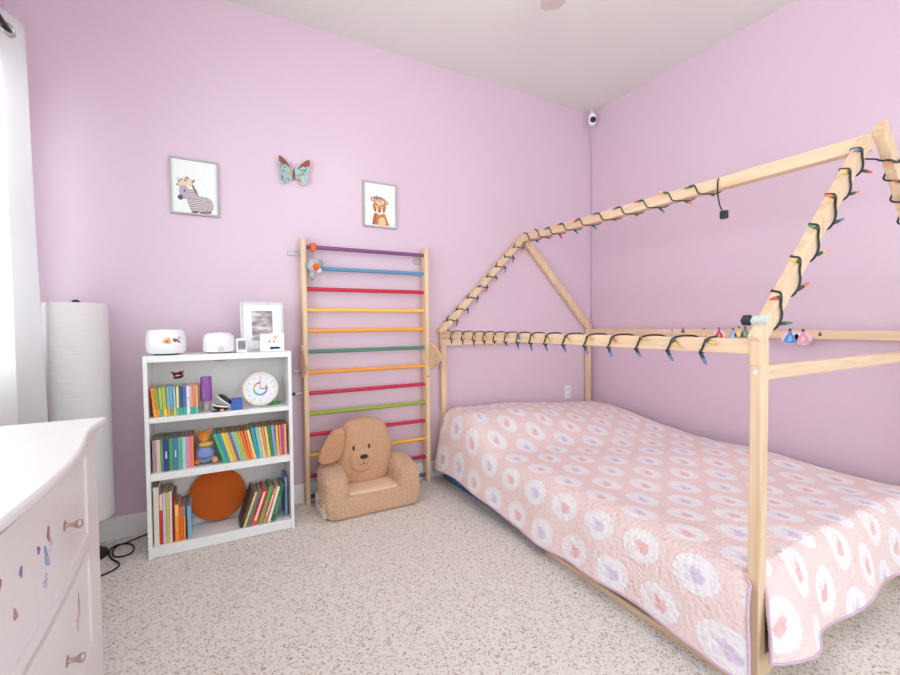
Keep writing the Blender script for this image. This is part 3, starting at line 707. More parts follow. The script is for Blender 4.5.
hd_ = MB().sq((.897, 2.875, .345), (.190, .085, .222), .66, .80, 64, 44, None, 0, headwarp).build('backrest', PE, ch, angle=80)
fleece(hd_, .006, .03)
fleece(MB().sq((.862, 2.795, .305), (.090, .034, .078), .9, 1, 40, 28).build('muzzle', PE, hd_, angle=80), .006, .03)
MB().sq((.862, 2.757, .337), (.026, .013, .014), .8, .9).build('nose', plain((60, 34, 28), .3), hd_)
for ex in (.803, .908): MB().sq((ex, 2.793, .392), (.0065, .007, .017)).build('eye', plain((30, 22, 22), .2), hd_)
MB().tube([(.862, 2.763, .323), (.861, 2.761, .292)], .0022, 6).build('mouth_seam', plain((150, 100, 70), .7), hd_)
MB().tube([(.824, 2.768, .296), (.842, 2.762, .284), (.861, 2.760, .291), (.880, 2.762, .284), (.899, 2.768, .296)], .0022, 6).build('mouth_seam', plain((150, 100, 70), .7), hd_)
# floppy ear
def earwarp(p):
    q = Vector(p); k = (q.z + .105) / .21
    q.x *= 1.15 - .45 * k; q.x += .075 * k - .022
    q.y += .015 * k
    return q
ear = fleece(MB().sq((.660, 2.80, .422), (.076, .022, .108), .7, .8, 40, 32, None, 0, earwarp).build('ear', fur('dark_tan_plush', (229, 171, 130), 120, .8, .12), hd_, angle=80), .005, .03)
MB().tube([(.86, 2.90, .562), (.88, 2.893, .574), (.905, 2.893, .572), (.92, 2.90, .560)], .004, 6).build('carry_loop', PE, hd_)
def earwarp2(p):
    q = earwarp(p); q.x = -q.x; return q
fleece(MB().sq((1.085, 2.90, .40), (.035, .020, .085), .7, .8, 32, 24, None, 0, earwarp2).build('ear', PE, hd_, angle=80), .005, .03)

# ------------------------------------------------------------------ house bed
bd = thing('house_bed', (2.38, 1.88, 0), 'light wooden house shaped bed frame standing in the room corner', 'bed frame')
PX0, PX1, NY, FY = 1.575, 3.145, .776, 3.03
PWX, PWY = .044, .038
RT, RB = 1.142, 1.090
for px, py in ((PX0, NY), (PX0, FY), (PX1, NY), (PX1, FY)):
    po = bx('post', W_Z, bd, px, px + PWX, py - PWY / 2, py + PWY / 2, 0, RT - .002, bevel=.004)
    if (px, py) == (PX0, NY):
        MB().lathe([(.0075, 0), (.0075, .003), (.0035, .003), (.003, .0015), (.0, .0015)], (PX0, NY, 1.032), (-1, 0, 0), 16).build('screw_cap', WHT, po)
for k_, (px, s_) in enumerate(((PX0, 1), (PX1 + PWX, -1))):
    if k_ == 0:
        jb = bx('joint_block', W_Z, bd, PX0 - .006, PX0 + .030, NY - .0195, NY + .0195, 1.052, 1.146, bevel=.003)
    r_ = bx('long_rail', W_Y, bd, min(px, px + s_ * .030), max(px, px + s_ * .030), NY + PWY / 2, FY - PWY / 2, RB, RT, bevel=.004)
    if k_ == 1: far_rail = r_
AX, AZ = 2.395, 1.945
for yy, nr in ((NY, 1), (FY + .0, 0)):
    ra = MB().beam((PX0 - .005, yy, RT - .010), (AX - .006, yy, AZ - .006), .0365, .052).build('rafter', W_Z, bd, .004)
    o2 = -.0385 if nr else 0
    MB().beam((PX1 + PWX + .005 + (.05 if nr else 0), yy + o2, RT - .010), (AX - .012 + (.025 if nr else 0), yy + o2, AZ + .005 + (.045 if nr else 0)), .0378, .060).build('rafter', W_Z, bd, .004)
MB().box(AX - .028, AX + .028, NY - .018, FY + .01, AZ - .046, AZ + .014).build('ridge_beam', W_Y, bd, .004)
bx('tie_beam', W_X, bd, PX0 + PWX, PX1, NY - .016, NY + .016, 1.004, 1.052, bevel=.004)
bx('tie_beam', W_X, bd, PX0 + PWX, PX1, FY - .016, FY + .016, 1.030, 1.078, bevel=.004)
bx('base_beam', W_X, bd, PX0 + PWX, PX1, NY - .018, NY + .018, 0, .072, bevel=.004)
bx('base_beam', W_X, bd, PX0 + PWX, PX1, FY - .018, FY + .018, 0, .072, bevel=.004)
bx('base_beam', W_Y, bd, 1.502, 1.535, .79, 1.72, 0, .026, bevel=.003)
bx('base_beam', W_Y, bd, PX1 + .002, PX1 + .04, NY + .02, FY - .02, 0, .072, bevel=.003)
# dress shaped stickers on the wall-side rail
sxp = PX1 + PWX - .030
cols = [(150, 160, 190), (60, 40, 60), (236, 196, 130), (222, 70, 84), (150, 180, 222), (246, 200, 120), (100, 140, 110), (200, 84, 120), (236, 180, 170), (90, 150, 220), (240, 160, 180), (60, 40, 50)]
dz_ = .010
stk = [(2.156, 1.122, .4), (2.066, 1.126, .55), (1.904, 1.112, .9), (1.797, 1.106, 1.1), (1.702, 1.106, 1.05), (1.665, 1.118, 1.0), (1.625, 1.118, 1.05), (1.563, 1.112, .8), (1.50, 1.108, .8), (1.364, 1.106, 1.25), (1.296, 1.104, 1.25), (1.212, 1.122, .35)]
for (y, z, s_), c in zip(stk, cols):
    b = MB(); z += dz_ if y > 1.45 else 0; s_ *= 1.12
    def pl_(poly, m, th): b.prism([(-q[0] * s_ + y, q[1] * s_ + z) for q in poly], (0, 1, 0), (0, 0, 1), (sxp, 0, 0), (-th, 0, 0), m)
    pl_([(-.026, -.026), (-.014, -.031), (0, -.033), (.014, -.031), (.026, -.026), (.016, .0), (.007, .010), (.008, .020), (-.008, .020), (-.007, .010), (-.016, .0)], 0, .0012)
    pl_([(.006 * math.cos(t * PI / 5), .027 + .007 * math.sin(t * PI / 5)) for t in range(10)], 1, .0014)
    pl_([(-.010, -.024), (.004, -.026), (.008, -.004), (-.002, .004)], 2, .0016)
    if s_ > 1.2: pl_([(.034 * math.cos(t * PI / 8), -.008 + .030 * math.sin(t * PI / 8)) for t in range(16)], 3, .0006)
    lt = tuple(min(255, int(v * .6 + 255 * .4)) for v in c)
    b.build('dress_sticker', [plain(c, .5), plain((120, 76, 60), .5), plain(lt, .5), plain((240, 205, 220), .5)], far_rail)

# mattress
tag(MB().box(1.537, 3.10, .865, 2.95, .012, .295).build('mattress', plain((66, 112, 150), .8, .1), bevel=.025, seg=4, org=(2.34, 1.88, .035)), 'blue sided mattress edge showing below the far end of the pink quilt', 'mattress')

# ------------------------------------------------------------------ quilt
def quilt_mat():
    m = mk('medallion_quilt', (240, 205, 205), .85, .15); t = NT(m)
    uv = t.coord('UV'); sp = t.new('ShaderNodeSeparateXYZ'); t.link(uv, sp.inputs[0]); S, T = sp.outputs[0], sp.outputs[1]
    PS_, PT_ = .165, .222
    row = t.m('FLOOR', t.m('DIVIDE', S, PS_)); odd = t.m('MODULO', row, 2.0)
    a = t.m('ADD', t.m('DIVIDE', T, PT_), t.m('MULTIPLY', odd, .5))
    col = t.m('FLOOR', a)
    lu = t.m('MULTIPLY', t.m('SUBTRACT', t.m('FRACT', a), .5), PT_); lv = t.m('MULTIPLY', t.m('SUBTRACT', t.m('FRACT', t.m('DIVIDE', S, PS_)), .5), PS_)
    nz = t.noise(uv, 60, 2.0)
    ang = t.m('ARCTAN2', lv, lu); scal = t.m('MULTIPLY', t.m('SINE', t.m('MULTIPLY', ang, 18.0)), .025)
    def ell(u, v, cu_, cv_, ru, rv, jit=0.0):
        x = t.m('DIVIDE', t.m('SUBTRACT', u, cu_), ru); y = t.m('DIVIDE', t.m('SUBTRACT', v, cv_), rv)
        d = t.m('SQRT', t.m('ADD', t.m('MULTIPLY', x, x), t.m('MULTIPLY', y, y)))
        if jit: d = t.m('ADD', d, t.m('MULTIPLY', t.m('SUBTRACT', nz, .5), jit))
        return d
    def lt(d, v, soft=.06): return t.m('DIVIDE', t.m('SUBTRACT', v, d), soft, True)
    oval = lt(t.m('ADD', ell(lu, lv, 0, 0, .084, .066), scal), 1.0)
    ring = t.m('SUBTRACT', lt(ell(lu, lv, 0, 0, .084, .066), .88), lt(ell(lu, lv, 0, 0, .084, .066), .80))
    skirt = lt(ell(lu, lv, -.014, -.008, .024, .024, .9), 1.0, .2); bod = lt(ell(lu, lv, .010, .006, .016, .015, .8), 1.0, .2); head = lt(ell(lu, lv, .028, .010, .014, .012, 1.2), 1.0, .2)
    wing = lt(ell(lu, lv, .012, -.022, .030, .013, 1.6), 1.0, .25)
    par = t.m('MODULO', t.m('ABSOLUTE', t.m('ADD', col, row)), 2.0)
    fig = t.mix(par, lin((238, 176, 176)), lin((216, 196, 226)))
    pale = t.mix(par, lin((242, 218, 214)), lin((230, 220, 236)))
    g0 = t.noise(uv, 9, 3.0); g1 = t.noise(uv, 260, 2.0)
    ground = t.mix(g0, lin((244, 222, 219)), lin((241, 214, 213)))
    sprig = t.m('GREATER_THAN', t.noise(uv, 70, 1.0), .62)
    ground = t.mix(t.m('MULTIPLY', sprig, .35), ground, lin((246, 233, 230)))
    dotv = t.new('ShaderNodeTexVoronoi'); t.link(uv, dotv.inputs['Vector']); dotv.inputs['Scale'].default_value = 16
    ground = t.mix(t.m('MULTIPLY', lt(dotv.outputs['Distance'], .16, .05), .5), ground, lin((234, 192, 192)))
    white = t.mix(t.m('MULTIPLY', t.noise(uv, 45, 2.0), .22), lin((247, 242, 244)), lin((238, 230, 236)))
    c = t.mix(oval, ground, white)
    c = t.mix(t.m('MULTIPLY', ring, .25), c, pale)
    c = t.mix(t.m('MULTIPLY', wing, .6), c, pale)
    for mk_, cc_ in ((skirt, fig), (bod, fig), (head, pale)): c = t.mix(t.m('MULTIPLY', mk_, .7), c, cc_)
    t.link(c, t.b.inputs['Base Color'])
    v1 = t.new('ShaderNodeTexVoronoi', feature='SMOOTH_F1'); t.link(uv, v1.inputs['Vector']); v1.inputs['Scale'].default_value = 70
    h = t.m('ADD', t.m('MULTIPLY', v1.outputs['Distance'], -1.0), t.m('MULTIPLY', t.noise(uv, 30, 3.0), .5))
    t.bump(h, .8, .010)
    return m
QM = quilt_mat(); QB = plain((218, 186, 208), .8, .1)
ql = thing('quilt', (2.3, 1.8, .34), 'pink medallion quilt with lavender binding draped over the low bed', 'quilt')
# across profile (x,z) from the room-side hem, over the top, to the wall
pr = [(1.468, .062), (1.477, .10), (1.491, .16), (1.506, .22), (1.522, .275), (1.547, .322), (1.585, .347), (1.628, .352)]
pr = [tuple(p) for p in smooth_path([(x, 0, z) for x, z in pr], 2)]
pr = [(p[0], p[2]) for p in pr]
pr += [(1.628 + (3.115 - 1.628) * i / 57, .350) for i in range(1, 58)]
pr += [(3.13, .34), (3.14, .31), (3.142, .25)]
svals = [0.0]
for q0, q1 in zip(pr, pr[1:]): svals.append(svals[-1] + math.dist(q0, q1))
i_c = next(i for i, q in enumerate(pr) if q[0] > 1.624)       # first column of the top patch
# along profile (y, fall) from the near hem to the far end; fall: 1 = top
al = [(.702, .084), (.706, .11), (.719, .16), (.731, .21), (.743, .26), (.757, .305), (.775, .335), (.80, .348)]
al = [(q[0], q[2]) for q in smooth_path([(y, 0, z) for y, z in al], 2)]
j_c = len(al) - 1
al += [(.80 + (2.945 - .80) * i / 86, .350) for i in range(1, 87)]
al += [(2.963, .34), (2.975, .30), (2.982, .24), (2.986, .16)]
tvals = [0.0]
for q0, q1 in zip(al, al[1:]): tvals.append(tvals[-1] + math.dist(q0, q1))
def sstep(a_, b_, x): t = min(1, max(0, (x - a_) / (b_ - a_))); return t * t * (3 - 2 * t)
def qpos(i, j):
    x, zx = pr[i]; y, zy = al[j]
    s, t = svals[i], tvals[j]
    fl = zy / .35
    z = zx * (zy / .35) if (i >= i_c or j >= j_c) else zx
    z = zx * min(1, fl) if j < j_c else (zx if zy >= .349 else min(zx, zx * zy / .35))
    # pillows under the far end
    bump_ = .57 * sstep(2.20 - .55 * sstep(1.9, 3.1, x), 2.72, y) * (1 - .48 * sstep(1.9, 3.1, x)) + .04 * math.sin(y * 5 + x * 2) * sstep(1.6, 1.9, x)
    bump_ += .10 * math.exp(-((x - 1.95) / .3) ** 2 - ((y - 2.55) / .2) ** 2)
    z = z * (1 + bump_) if zx > .06 else z
    # raise only what lies above the hem
    if i < i_c:
        k = (z - .05)
        xo = x + (.02 * sstep(2.2, 2.8, y)) * (zx / .35)
        # soft folds in the room-side drape
        fold = .010 * math.sin(y * 13 + 1.2 * math.sin(y * 4.1)) * (1 - zx / .36)
        x = xo + fold
        near = math.exp(-max(0, y - .80) / .10)
        y = y - near * (.070 * (1 - zx / .36) + .022 * min(1, max(0, (1.572 - x) / .02)))
        x = x - near * .022 * (1 - zx / .36)
        z += (.008 * math.sin(y * 6.2 + .4) + .030 * sstep(1.95, 2.25, y) * (1 - .6 * sstep(2.75, 2.95, y))) * (1 - zx / .35)
    if j < j_c:
        w_ = 1 - zy / .36
        y = y + .020 * math.sin(x * 11 - 1.0) * w_ - .042 * math.exp(-((x - 1.77) / .10) ** 2) * w_ + .048 * math.exp(-((x - 1.61) / .07) ** 2) * w_
        z = z + .020 * w_ * math.sin(x * 7.5 + 2.4) * (x > 1.9) + .0
        x = x - .072 * math.exp(-((x - 1.628) / .07) ** 2) * w_
    nn = noise.noise(Vector((s * 3.2, t * 3.2, 1.7))) * .007 + noise.noise(Vector((s * 16, t * 16, 5.1))) * .0032
    if j < j_c: y -= nn
    elif i < i_c: x -= nn
    else: z += nn
    return Vector((x, y, max(z, .012)))
g = MB(); idx = {}; g.uv = []
for i in range(len(pr)):
    for j in range(len(al)):
        if i < i_c and j < j_c: continue
        idx[i, j] = len(g.v); g.v.append(qpos(i, j)); g.uv.append((svals[i] + .018, tvals[j]))
for i in range(len(pr) - 1):
    for j in range(len(al) - 1):
        q = [(i, j), (i + 1, j), (i + 1, j + 1), (i, j + 1)]
        if all(k in idx for k in q): g.f.append(tuple(idx[k] for k in q)); g.mi.append(0)
vlist = list(g.v)
qo = g.build('cover', QM, ql, angle=80)
so = qo.modifiers.new('quilt_thickness', 'SOLIDIFY'); so.thickness = .009; so.offset = -1
edge = [vlist[idx[0, j]] for j in range(len(al) - 1, j_c - 1, -1)] + [vlist[idx[i, j_c]] for i in range(1, i_c)]
MB().tube(edge, .0048, 8).build('binding', QB, ql)
edge = [vlist[idx[i_c, j]] for j in range(j_c, -1, -1)] + [vlist[idx[i, 0]] for i in range(i_c + 1, len(pr))]
MB().tube(edge, .0048, 8).build('binding', QB, ql)

# ------------------------------------------------------------------ string lights
WIRE = plain((52, 44, 44), .45); SOCK = plain((56, 84, 66), .45); PLUG = plain((40, 50, 52), .45); CLEAR = plain((206, 214, 216), .2)
BC = {'red': (236, 62, 36), 'blue': (92, 130, 200), 'amber': (246, 190, 84), 'green': (70, 150, 96), 'orange': (246, 120, 50)}
def proto_bulb():
    sk = MB().lathe([(.0030, 0), (.0062, .002), (.0068, .020), (.0058, .024)], (0, 0, 0), (0, 0, 1), 10)
    return sk
_bm = {}
def bulb(parent, pos, d, col):
    """bulb part with its socket as a sub-part; meshes shared between copies"""
    if col not in _bm:
        b = MB().lathe([(.0050, .022), (.0060, .026), (.0054, .038), (.0032, .048), (.0006, .054)], (0, 0, 0), (0, 0, 1), 10).build('bulb', plain(BC[col], .2, .5))
        s = proto_bulb().build('socket', SOCK)
        _bm[col] = (b.data, s.data); bpy.data.objects.remove(b); bpy.data.objects.remove(s)
    bo = bpy.data.objects.new('bulb', _bm[col][0]); so_ = bpy.data.objects.new('socket', _bm[col][1])
    C.objects.link(bo); C.objects.link(so_); bo.parent = parent; so_.parent = bo
    bo.location = Vector(pos) - ORG[parent.name]; bo.rotation_mode = 'QUATERNION'; bo.rotation_quaternion = Vector((0, 0, 1)).rotation_difference(Vector(d).normalized())
    bo['label'] = col + ' bulb'
def helix(a_, b_, us, hw, hh, side, start=-.25, peak=1.25, rev=1, amp=.85):
    """wire wound round a square beam from a_ to b_; us = position of each full turn (metres from a_); peak = where on
    the turn (in units of pi) it advances fastest"""
    a_, b_ = Vector(a_), Vector(b_); d = (b_ - a_).normalized(); sd = Vector(side); u = d.cross(sd).normalized(); sd = u.cross(d)
    pts = []; K = 28
    for n_ in range(len(us) - 1):
        def prog(t): return t + amp / (2 * PI) * (math.sin((start + t) * 2 * PI - peak * PI) - math.sin(start * 2 * PI - peak * PI))
        for k in range(K):
            t = k / K; th = (start + t) * 2 * PI * rev
            c_, s_ = math.cos(th), math.sin(th); e = .45
            px = math.copysign(abs(c_) ** e, c_) * hw; py = math.copysign(abs(s_) ** e, s_) * hh
            pts.append(a_ + d * (us[n_] + (us[n_ + 1] - us[n_]) * prog(t)) + sd * px + u * py)
    return pts, d, sd, u
names = ['red', 'amber', 'blue', 'green', 'orange']
def strand(root, segs, tail_pts=None):
    allp = []; bl_ = []
    for (a_, b_, us, hw, hh, side, start, peak, rev, flip, bt) in segs:
        P, d, sd, u = helix(a_, b_, us, hw, hh, side, start, peak, rev)
        for n_ in range(len(us) - 1):
            for th_, db, *cc_ in bt:
                tt = ((th_ / 2) * rev - start) % 1.0
                k = min(len(P) - 1, int((n_ + tt) * 28))
                ctr = Vector(a_) + d * (P[k] - Vector(a_)).dot(d)
                out = (P[k] - ctr).normalized()
                dirv = Vector(db) + Vector((0, 0, random.uniform(-.3, .4))) if isinstance(db, tuple) else out * random.uniform(.15, .5) + d * db * random.uniform(.5, 1.0) + Vector((0, 0, random.uniform(-.4, .2)))
                bl_.append((P[k] + out * .002, dirv, (cc_[0] if cc_ and random.random() < .8 else None)))
        allp += P[::-1] if flip else P
    allp += list(tail_pts or [])
    MB().tube(smooth_path(allp, 1), (.0036 if len(segs) > 2 else .0040), 6).build('wire', WIRE, root)
    for i, (p_, d_, c_) in enumerate(bl_): bulb(root, p_, d_, c_ or names[(i * 3 + i // 4) % 5])
sa = thing('string_lights', (1.6, 2.2, 1.14), 'dark string of coloured mini bulbs wound along the front rail, far gable and ridge', 'string lights', )
yw = [.895, 1.02, 1.16, 1.31, 1.455, 1.60, 1.75, 1.88, 2.00, 2.12, 2.24, 2.36, 2.48, 2.62, 2.78, 2.95]
fr_c = (PX0 + .015, 0, (RT + RB) / 2)
h1 = ((fr_c[0], 0, fr_c[2]), (fr_c[0], 3, fr_c[2]), yw[::-1], .0205, .032, (1, 0, 0), -.25, 1.38, 1, True, ((.55, (-.35, -.75, -.75), 'blue'), (1.12, (-.3, -.8, -.45), 'amber')))
A0, A1 = Vector((PX0, FY, RT - .01)), Vector((AX, FY, AZ - .03))
L = (A1 - A0).length
h2 = (A0, A1, [L * q for q in (.06, .16, .28, .40, .51, .62, .73, .84, .96)], .025, .032, (0, 1, 0), -.25, 1.0, 1, False, ((.6, 1), (1.4, -1)))
rz = AZ - .019
h3 = ((AX, 0, rz), (AX, -3, rz), [-2.95, -2.82, -2.68, -2.53, -2.36, -2.18, -2.00, -1.83, -1.66, -1.50, -1.36], .034, .035, (1, 0, 0), .25, 1.35, 1, False, ((.8, -1), (1.5, 1)))
tail = [(AX - .036, 1.355, rz + .03), (AX - .040, 1.357, rz - .02), (AX - .040, 1.352, rz - .07), (AX - .04, 1.343, rz - .12), (AX - .04, 1.33, rz - .148)]
strand(sa, [h1, h2, h3], tail)
MB().box(AX - .053, AX - .027, 1.303, 1.338, rz - .192, rz - .150).build('socket_plug', PLUG, sa, .004)
sb = thing('string_lights', (1.62, .8, 1.16), 'dark string of coloured mini bulbs wound round the near gable rafters', 'string lights')
B0, B1 = Vector((PX0, NY, RT - .01)), Vector((AX, NY, AZ - .01)); L = (B1 - B0).length
g1 = (B0, B1, [L * q for q in (.06, .20, .36, .52, .68, .82, .94)], .025, .032, (0, 1, 0), .10, 1.0, -1, False, ((.72, (-1, .25, -.15)), (1.22, (1, -.3, .2))))
B2, B3 = Vector((AX, NY, AZ - .02)), Vector((PX1 + PWX, NY, RT - .01)); L2 = (B3 - B2).length
g2 = (B2 - Vector((-.06, .0385, 0)), B3 - Vector((-.055, .0385, 0)), [L2 * q for q in (.04, .13, .23, .34, .46, .6, .8)], .026, .034, (0, 1, 0), .10, 1.0, -1, False, ((1.25, (-1, .1, -.2)), (.75, (.5, -.4, .7), 'red')))
strand(sb, [g1, g2])
pd = (B1 - B0).normalized(); sdv = Vector((0, 1, 0)); upv = Vector((-pd.z, 0, pd.x))
pc = B0 + pd * .065 + upv * .036
MB().obox(pc, pd * .013, sdv * .024, upv * .009).build('end_tag', CLEAR, sb, .002)
MB().obox(pc + sdv * .040, pd * .015, sdv * .014, upv * .013).build('socket_plug', PLUG, sb, .004)

# ------------------------------------------------------------------ things on the walls
def art(x0, x1, z0, z1, label, paint):
    r_ = thing('picture_frame', ((x0 + x1) / 2, YB, z0), label, 'picture', 'framed animal prints on the wall')
    o_ = Vector(((x0 + x1) / 2, YB - .0005, z0)); e = MB()
    w_, h_ = x1 - x0, z1 - z0
    rectring(e, o_, Vector((1, 0, 0)), Vector((0, 0, 1)), Vector((0, -1, 0)), w_, h_, .0095, .020); e.build('frame', plain((186, 176, 178), .4), r_, .0015)
    b = MB().box(x0 + .008, x1 - .008, YB - .009, YB - .002, z0 + .008, z1 - .008)
    mats = [plain((238, 237, 236), .5, var=.01)]
    iw, ih = w_ - .019, h_ - .019
    cnt = [0]
    def P(poly, m):
        cnt[0] += 1
        b.prism([(x0 + .0095 + u * iw, z0 + .0095 + v * ih) for u, v in poly], (1, 0, 0), (0, 0, 1), (0, YB - .009, 0), (0, -.0003 - .00012 * cnt[0], 0), m)
    def E_(u, v, ru, rv, m, an=0):
        pts = []
        for k in range(18):
            t = 2 * PI * k / 18; a_, b_ = ru * math.cos(t), rv * math.sin(t) * ih / iw
            a2, b2 = a_ * math.cos(an) - b_ * math.sin(an), a_ * math.sin(an) + b_ * math.cos(an)
            pts.append((u + a2, v + b2 * iw / ih))
        P(pts, m)
    paint(P, E_, mats)
    b.build('print', mats, r_)
def stripes():
    m = mk('zebra_stripes', (230, 220, 222), .6); t = NT(m); v = t.coord()
    wv = t.new('ShaderNodeTexWave', wave_type='RINGS', rings_direction='Y'); t.link(t.mapping(v, (1, 1, 1)), wv.inputs['Vector']); wv.inputs['Scale'].default_value = 30; wv.inputs['Distortion'].default_value = 3; wv.inputs['Detail'].default_value = 1; wv.inputs['Detail Scale'].default_value = 1.5
    t.link(t.ramp(wv.outputs[0], [(.35, lin((120, 100, 112))), (.6, lin((226, 214, 216)))]), t.b.inputs['Base Color']); return m
def zebra(P, E_, mats):
    mats += [stripes(), plain((186, 168, 184), .6), plain((104, 90, 98), .6), plain((150, 150, 110), .6), plain((238, 204, 176), .6), plain((150, 118, 104), .6), plain((50, 40, 46), .6)]
    E_(.68, .17, .24, .17, 1); P([(.34, .46), (.53, .46), (.62, .30), (.86, .30), (.90, .16), (.86, .02), (.42, .02), (.36, .14), (.30, .30)], 1)
    P([(.46, .56), (.54, .44), (.56, .34), (.50, .40), (.42, .54)], 6)
    E_(.28, .42, .10, .13, 2, .5); E_(.24, .36, .075, .11, 2, .35); E_(.185, .285, .062, .05, 3, -.2)
    E_(.275, .415, .022, .018, 7); E_(.42, .55, .035, .07, 5, -.4)
    for k, (u, v, r_, m) in enumerate(((.16, .58, .03, 4), (.13, .52, .028, 4), (.21, .62, .03, 4), (.28, .65, .032, 5), (.34, .66, .034, 4), (.40, .63, .03, 5), (.46, .60, .03, 4), (.25, .56, .055, 5), (.33, .57, .06, 5), (.20, .54, .04, 5), (.30, .61, .03, 4), (.49, .63, .02, 4), (.14, .63, .018, 4))): E_(u, v, r_, r_ * .9, m, k)
    P([(.44, .05), (.56, .05), (.54, .01), (.44, .01)], 3); P([(.62, .04), (.84, .07), (.86, .02), (.62, .01)], 6)
def cub(P, E_, mats):
    mats += [fur('painted_orange', (206, 132, 86), 160, 0.01, .14), plain((176, 98, 62), .6), plain((240, 222, 210), .6), plain((80, 56, 50), .6), plain((132, 150, 116), .6), plain((236, 160, 150), .6), plain((236, 196, 150), .6)]
    P([(.24, .03), (.80, .03), (.74, .14), (.66, .30), (.32, .30), (.27, .15)], 1); P([(.24, .03), (.34, .03), (.38, .28), (.31, .30), (.27, .15)], 2); E_(.56, .10, .12, .12, 7)
    E_(.27, .62, .06, .055, 2, .5); E_(.27, .62, .035, .035, 7); E_(.70, .57, .07, .05, 2, -.4); E_(.71, .57, .04, .032, 7)
    E_(.48, .46, .21, .17, 1); E_(.48, .50, .14, .10, 7); E_(.38, .50, .03, .02, 4, -.3); E_(.58, .49, .03, .02, 4, .3)
    E_(.42, .36, .085, .06, 3); E_(.54, .355, .085, .06, 3); E_(.48, .41, .05, .09, 1); E_(.48, .355, .04, .022, 4); E_(.48, .29, .06, .025, 3)
    E_(.35, .38, .03, .05, 2); E_(.62, .37, .03, .05, 2)
    for k, (u, v, r_, m) in enumerate(((.33, .66, .04, 5), (.40, .68, .04, 5), (.47, .66, .045, 5), (.55, .65, .045, 5), (.62, .63, .04, 5), (.44, .61, .05, 6), (.54, .60, .05, 6), (.36, .60, .04, 6), (.60, .58, .035, 3), (.40, .64, .025, 4), (.52, .66, .022, 4))): E_(u, v, r_, r_ * .85, m, k)
art(-.192, .062, 1.866, 2.196, 'framed nursery print of a zebra with flower crown on the wall above the bookcase', zebra)
art(.972, 1.228, 1.905, 2.229, 'framed nursery print of an orange cub with flower crown on the wall above the ladder', cub)

bf = thing('butterfly_ornament', (.505, YB - .001, 2.15), 'brown and teal butterfly ornament on the wall between the two framed prints', 'wall ornament')
BR, TL = plain((150, 82, 60), .35), None
def wingmat():
    m = mk('butterfly_wing', (120, 190, 200), .35); t = NT(m); v = t.coord(); n = t.noise(v, 34, 3.0); n2 = t.voro(v, 55)
    c = t.ramp(t.m('ADD', t.m('MULTIPLY', n, .8), t.m('MULTIPLY', n2, .3)), [(.34, lin((84, 96, 118))), (.44, lin((96, 168, 182))), (.55, lin((158, 206, 210))), (.62, lin((214, 180, 150))), (.72, lin((176, 116, 84)))])
    t.link(c, t.b.inputs['Base Color']); return m
WM = wingmat(); WB = fur('butterfly_brown', (158, 92, 66), 90, .02, .3)
def wing(poly, sg, mat, name, lift):
    o_ = Vector((.505, YB - .012, 2.2050)); u = Vector((sg * math.cos(lift), -math.sin(lift), 0))
    return MB().prism(poly, u, (0, 0, 1), o_, Vector((0, .003, 0)), 0).build(name, mat, bf, .001)
for sg in (-1, 1):
    w_ = wing([(.004, .002), (.02, .03), (.05, .062), (.085, .085), (.102, .086), (.100, .05), (.092, .012), (.085, -.008), (.03, -.008)], sg, WM, 'upper_wing', .35)
    MB().prism([(.02, .026), (.05, .062), (.085, .086), (.103, .088), (.102, .052), (.075, .040), (.055, .045), (.04, .034)], Vector((sg * math.cos(.35), -math.sin(.35), 0)), (0, 0, 1), Vector((.505, YB - .0135, 2.2045)), (0, -.0015, 0)).build('wing_tip', WB, w_)
    wing([(.004, -.002), (.03, -.009), (.085, -.009), (.090, -.03), (.086, -.058), (.07, -.074), (.05, -.076), (.03, -.06), (.012, -.03)], sg, WM, 'lower_wing', .30)
    MB().tube([(.505 + sg * .003, YB - .016, 2.23), (.505 + sg * .012, YB - .02, 2.2550), (.505 + sg * .016, YB - .022, 2.2680)], .001, 5).build('antenna', plain((120, 90, 110), .5), bf)
MB().sq((.505, YB - .010, 2.1950), (.006, .010, .040)).build('body', BR, bf)

sv = thing('security_camera', (3.155, 2.975, 3.04), 'small white security camera with black lens mounted in the corner under the ceiling', 'security camera')
dirc = Vector((-.55, -.8, -.15)).normalized(); cc = Vector((3.150, 2.965, 3.085))
MB().sq(cc, (.038, .038, .056), .8, 1, 28, 20).build('body', WPL, sv)
MB().lathe([(.026, 0), (.026, .006), (.02, .012), (.0, .014)], cc + dirc * .032 + Vector((0, 0, -.012)), dirc, 24).build('lens', plain((34, 18, 26), .12), sv)
MB().tube([cc + Vector((.0, 0, .045)), (3.17, 2.99, 3.165), (3.18, 3.0, 3.194)], .012, 10).build('mount', plain((236, 226, 200), .5), sv)
MB().tube(smooth_path([(3.168, 2.995, 3.04), (3.215, 3.04, 2.98), (3.232, 3.052, 2.85), (3.233, 3.053, 2.0), (3.233, 3.053, .5)], 2), .0035, 6).build('cable', plain((214, 180, 204), .5), sv)

ol = thing('wall_outlet', (2.93, YB, .52), 'white double power outlet on the lavender wall behind the bed', 'outlet')
bx('cover_plate', WHT, ol, 2.893, 2.967, YB - .007, YB, .49, .61, bevel=.003)
for z in (.522, .578): MB().sq((2.93, YB - .008, z), (.017, .004, .014), .4, .7).build('socket', plain((224, 214, 218), .4), ol)

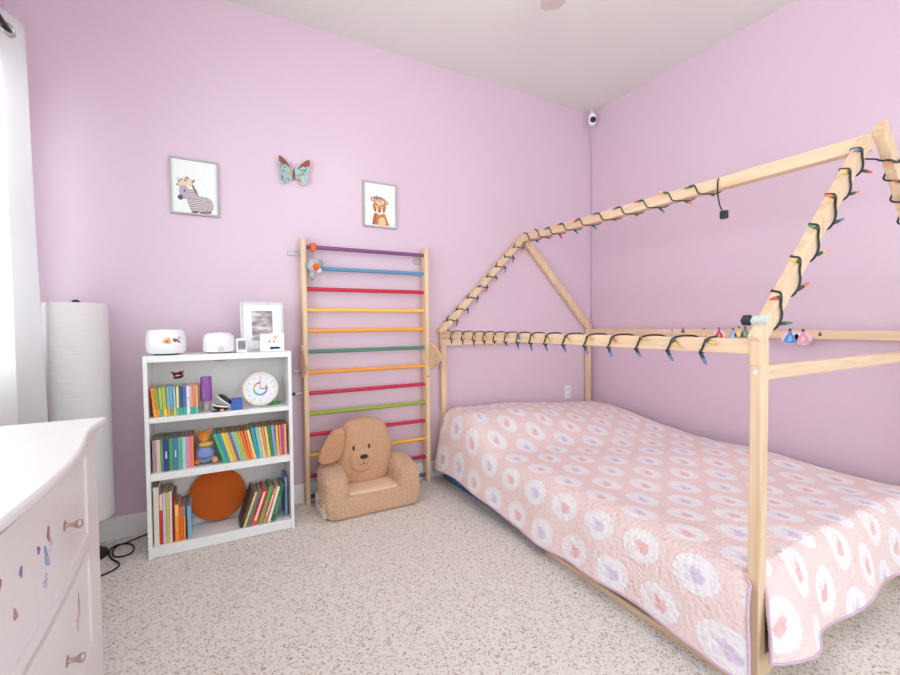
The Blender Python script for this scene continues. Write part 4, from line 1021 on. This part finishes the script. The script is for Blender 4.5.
# ceiling fan
fn = thing('ceiling_fan', (1.245, 1.245, 2.86), 'grey ceiling fan with one blade tip showing at the top edge', 'ceiling fan')
FB = plain((200, 178, 176), .5); FM = plain((150, 142, 142), .3, .5, .6)
MB().lathe([(.0, 0), (.05, .0), (.10, .03), (.11, .07), (.10, .11), (.03, .13), (.018, .14), (.018, .28), (.06, .30), (.065, .334)], (1.245, 1.245, 2.86), n=36).build('motor', FM, fn)
for k in range(5):
    t = math.radians(55.5 + 72 * k); d = Vector((math.cos(t), math.sin(t), 0)); s_ = Vector((-d.y, d.x, 0))
    MB().prism([(.17, -.055), (.70, -.066), (.745, -.040), (.755, .035), (.735, .062), (.17, .05)], d, s_, Vector((1.245, 1.245, 2.905)), (0, 0, .008)).build('blade', FB, fn, .002)
    MB().prism([(.08, -.02), (.22, -.04), (.22, .035), (.08, .02)], d, s_, Vector((1.245, 1.245, 2.899)), (0, 0, .006)).build('blade_arm', FM, fn)
MB().lathe([(.0, -.085), (.06, -.075), (.095, -.04), (.10, -.002)], (1.245, 1.245, 2.86), n=32).build('added_light_bowl', emit('added_bowl_glow', (255, 244, 232), 2.5), fn)  # assumed light kit, out of view; glowing bowl added to help light the room

# ------------------------------------------------------------------ light
wd = bpy.data.worlds.new('sky'); sc.world = wd; wd.use_nodes = True
bgn = wd.node_tree.nodes['Background']; bgn.inputs[0].default_value = (.845, .985, .99, 1); bgn.inputs[1].default_value = 1.78
pl_ = bpy.data.lights.new('fan_fill_light', 'POINT'); pl_.energy = 10; pl_.shadow_soft_size = .12; pl_.color = (.96, .98, .92)  # fill light added below the unseen fan hub to brighten the room
po_ = bpy.data.objects.new('fan_fill_light', pl_); C.objects.link(po_); po_.location = (1.245, 1.245, 2.68)

al = bpy.data.lights.new('window_daylight', 'AREA'); al.shape = 'RECTANGLE'; al.size = 2.5; al.size_y = 1.45; al.energy = 80; al.color = (.84, .96, 1.0)
ao = bpy.data.objects.new('window_daylight', al); C.objects.link(ao); ao.location = (XL - .25, 1.33, 1.66)
ao.rotation_euler = (PI / 2, 0, -PI / 2)
sc.view_settings.view_transform = 'Standard'; sc.view_settings.look = 'None'; sc.view_settings.gamma = 1.0; sc.view_settings.use_curve_mapping = False
sc.view_settings.exposure = 0.25
try:
    sc.cycles.use_denoising = True; sc.cycles.max_bounces = 10; sc.cycles.diffuse_bounces = 6
except Exception: pass
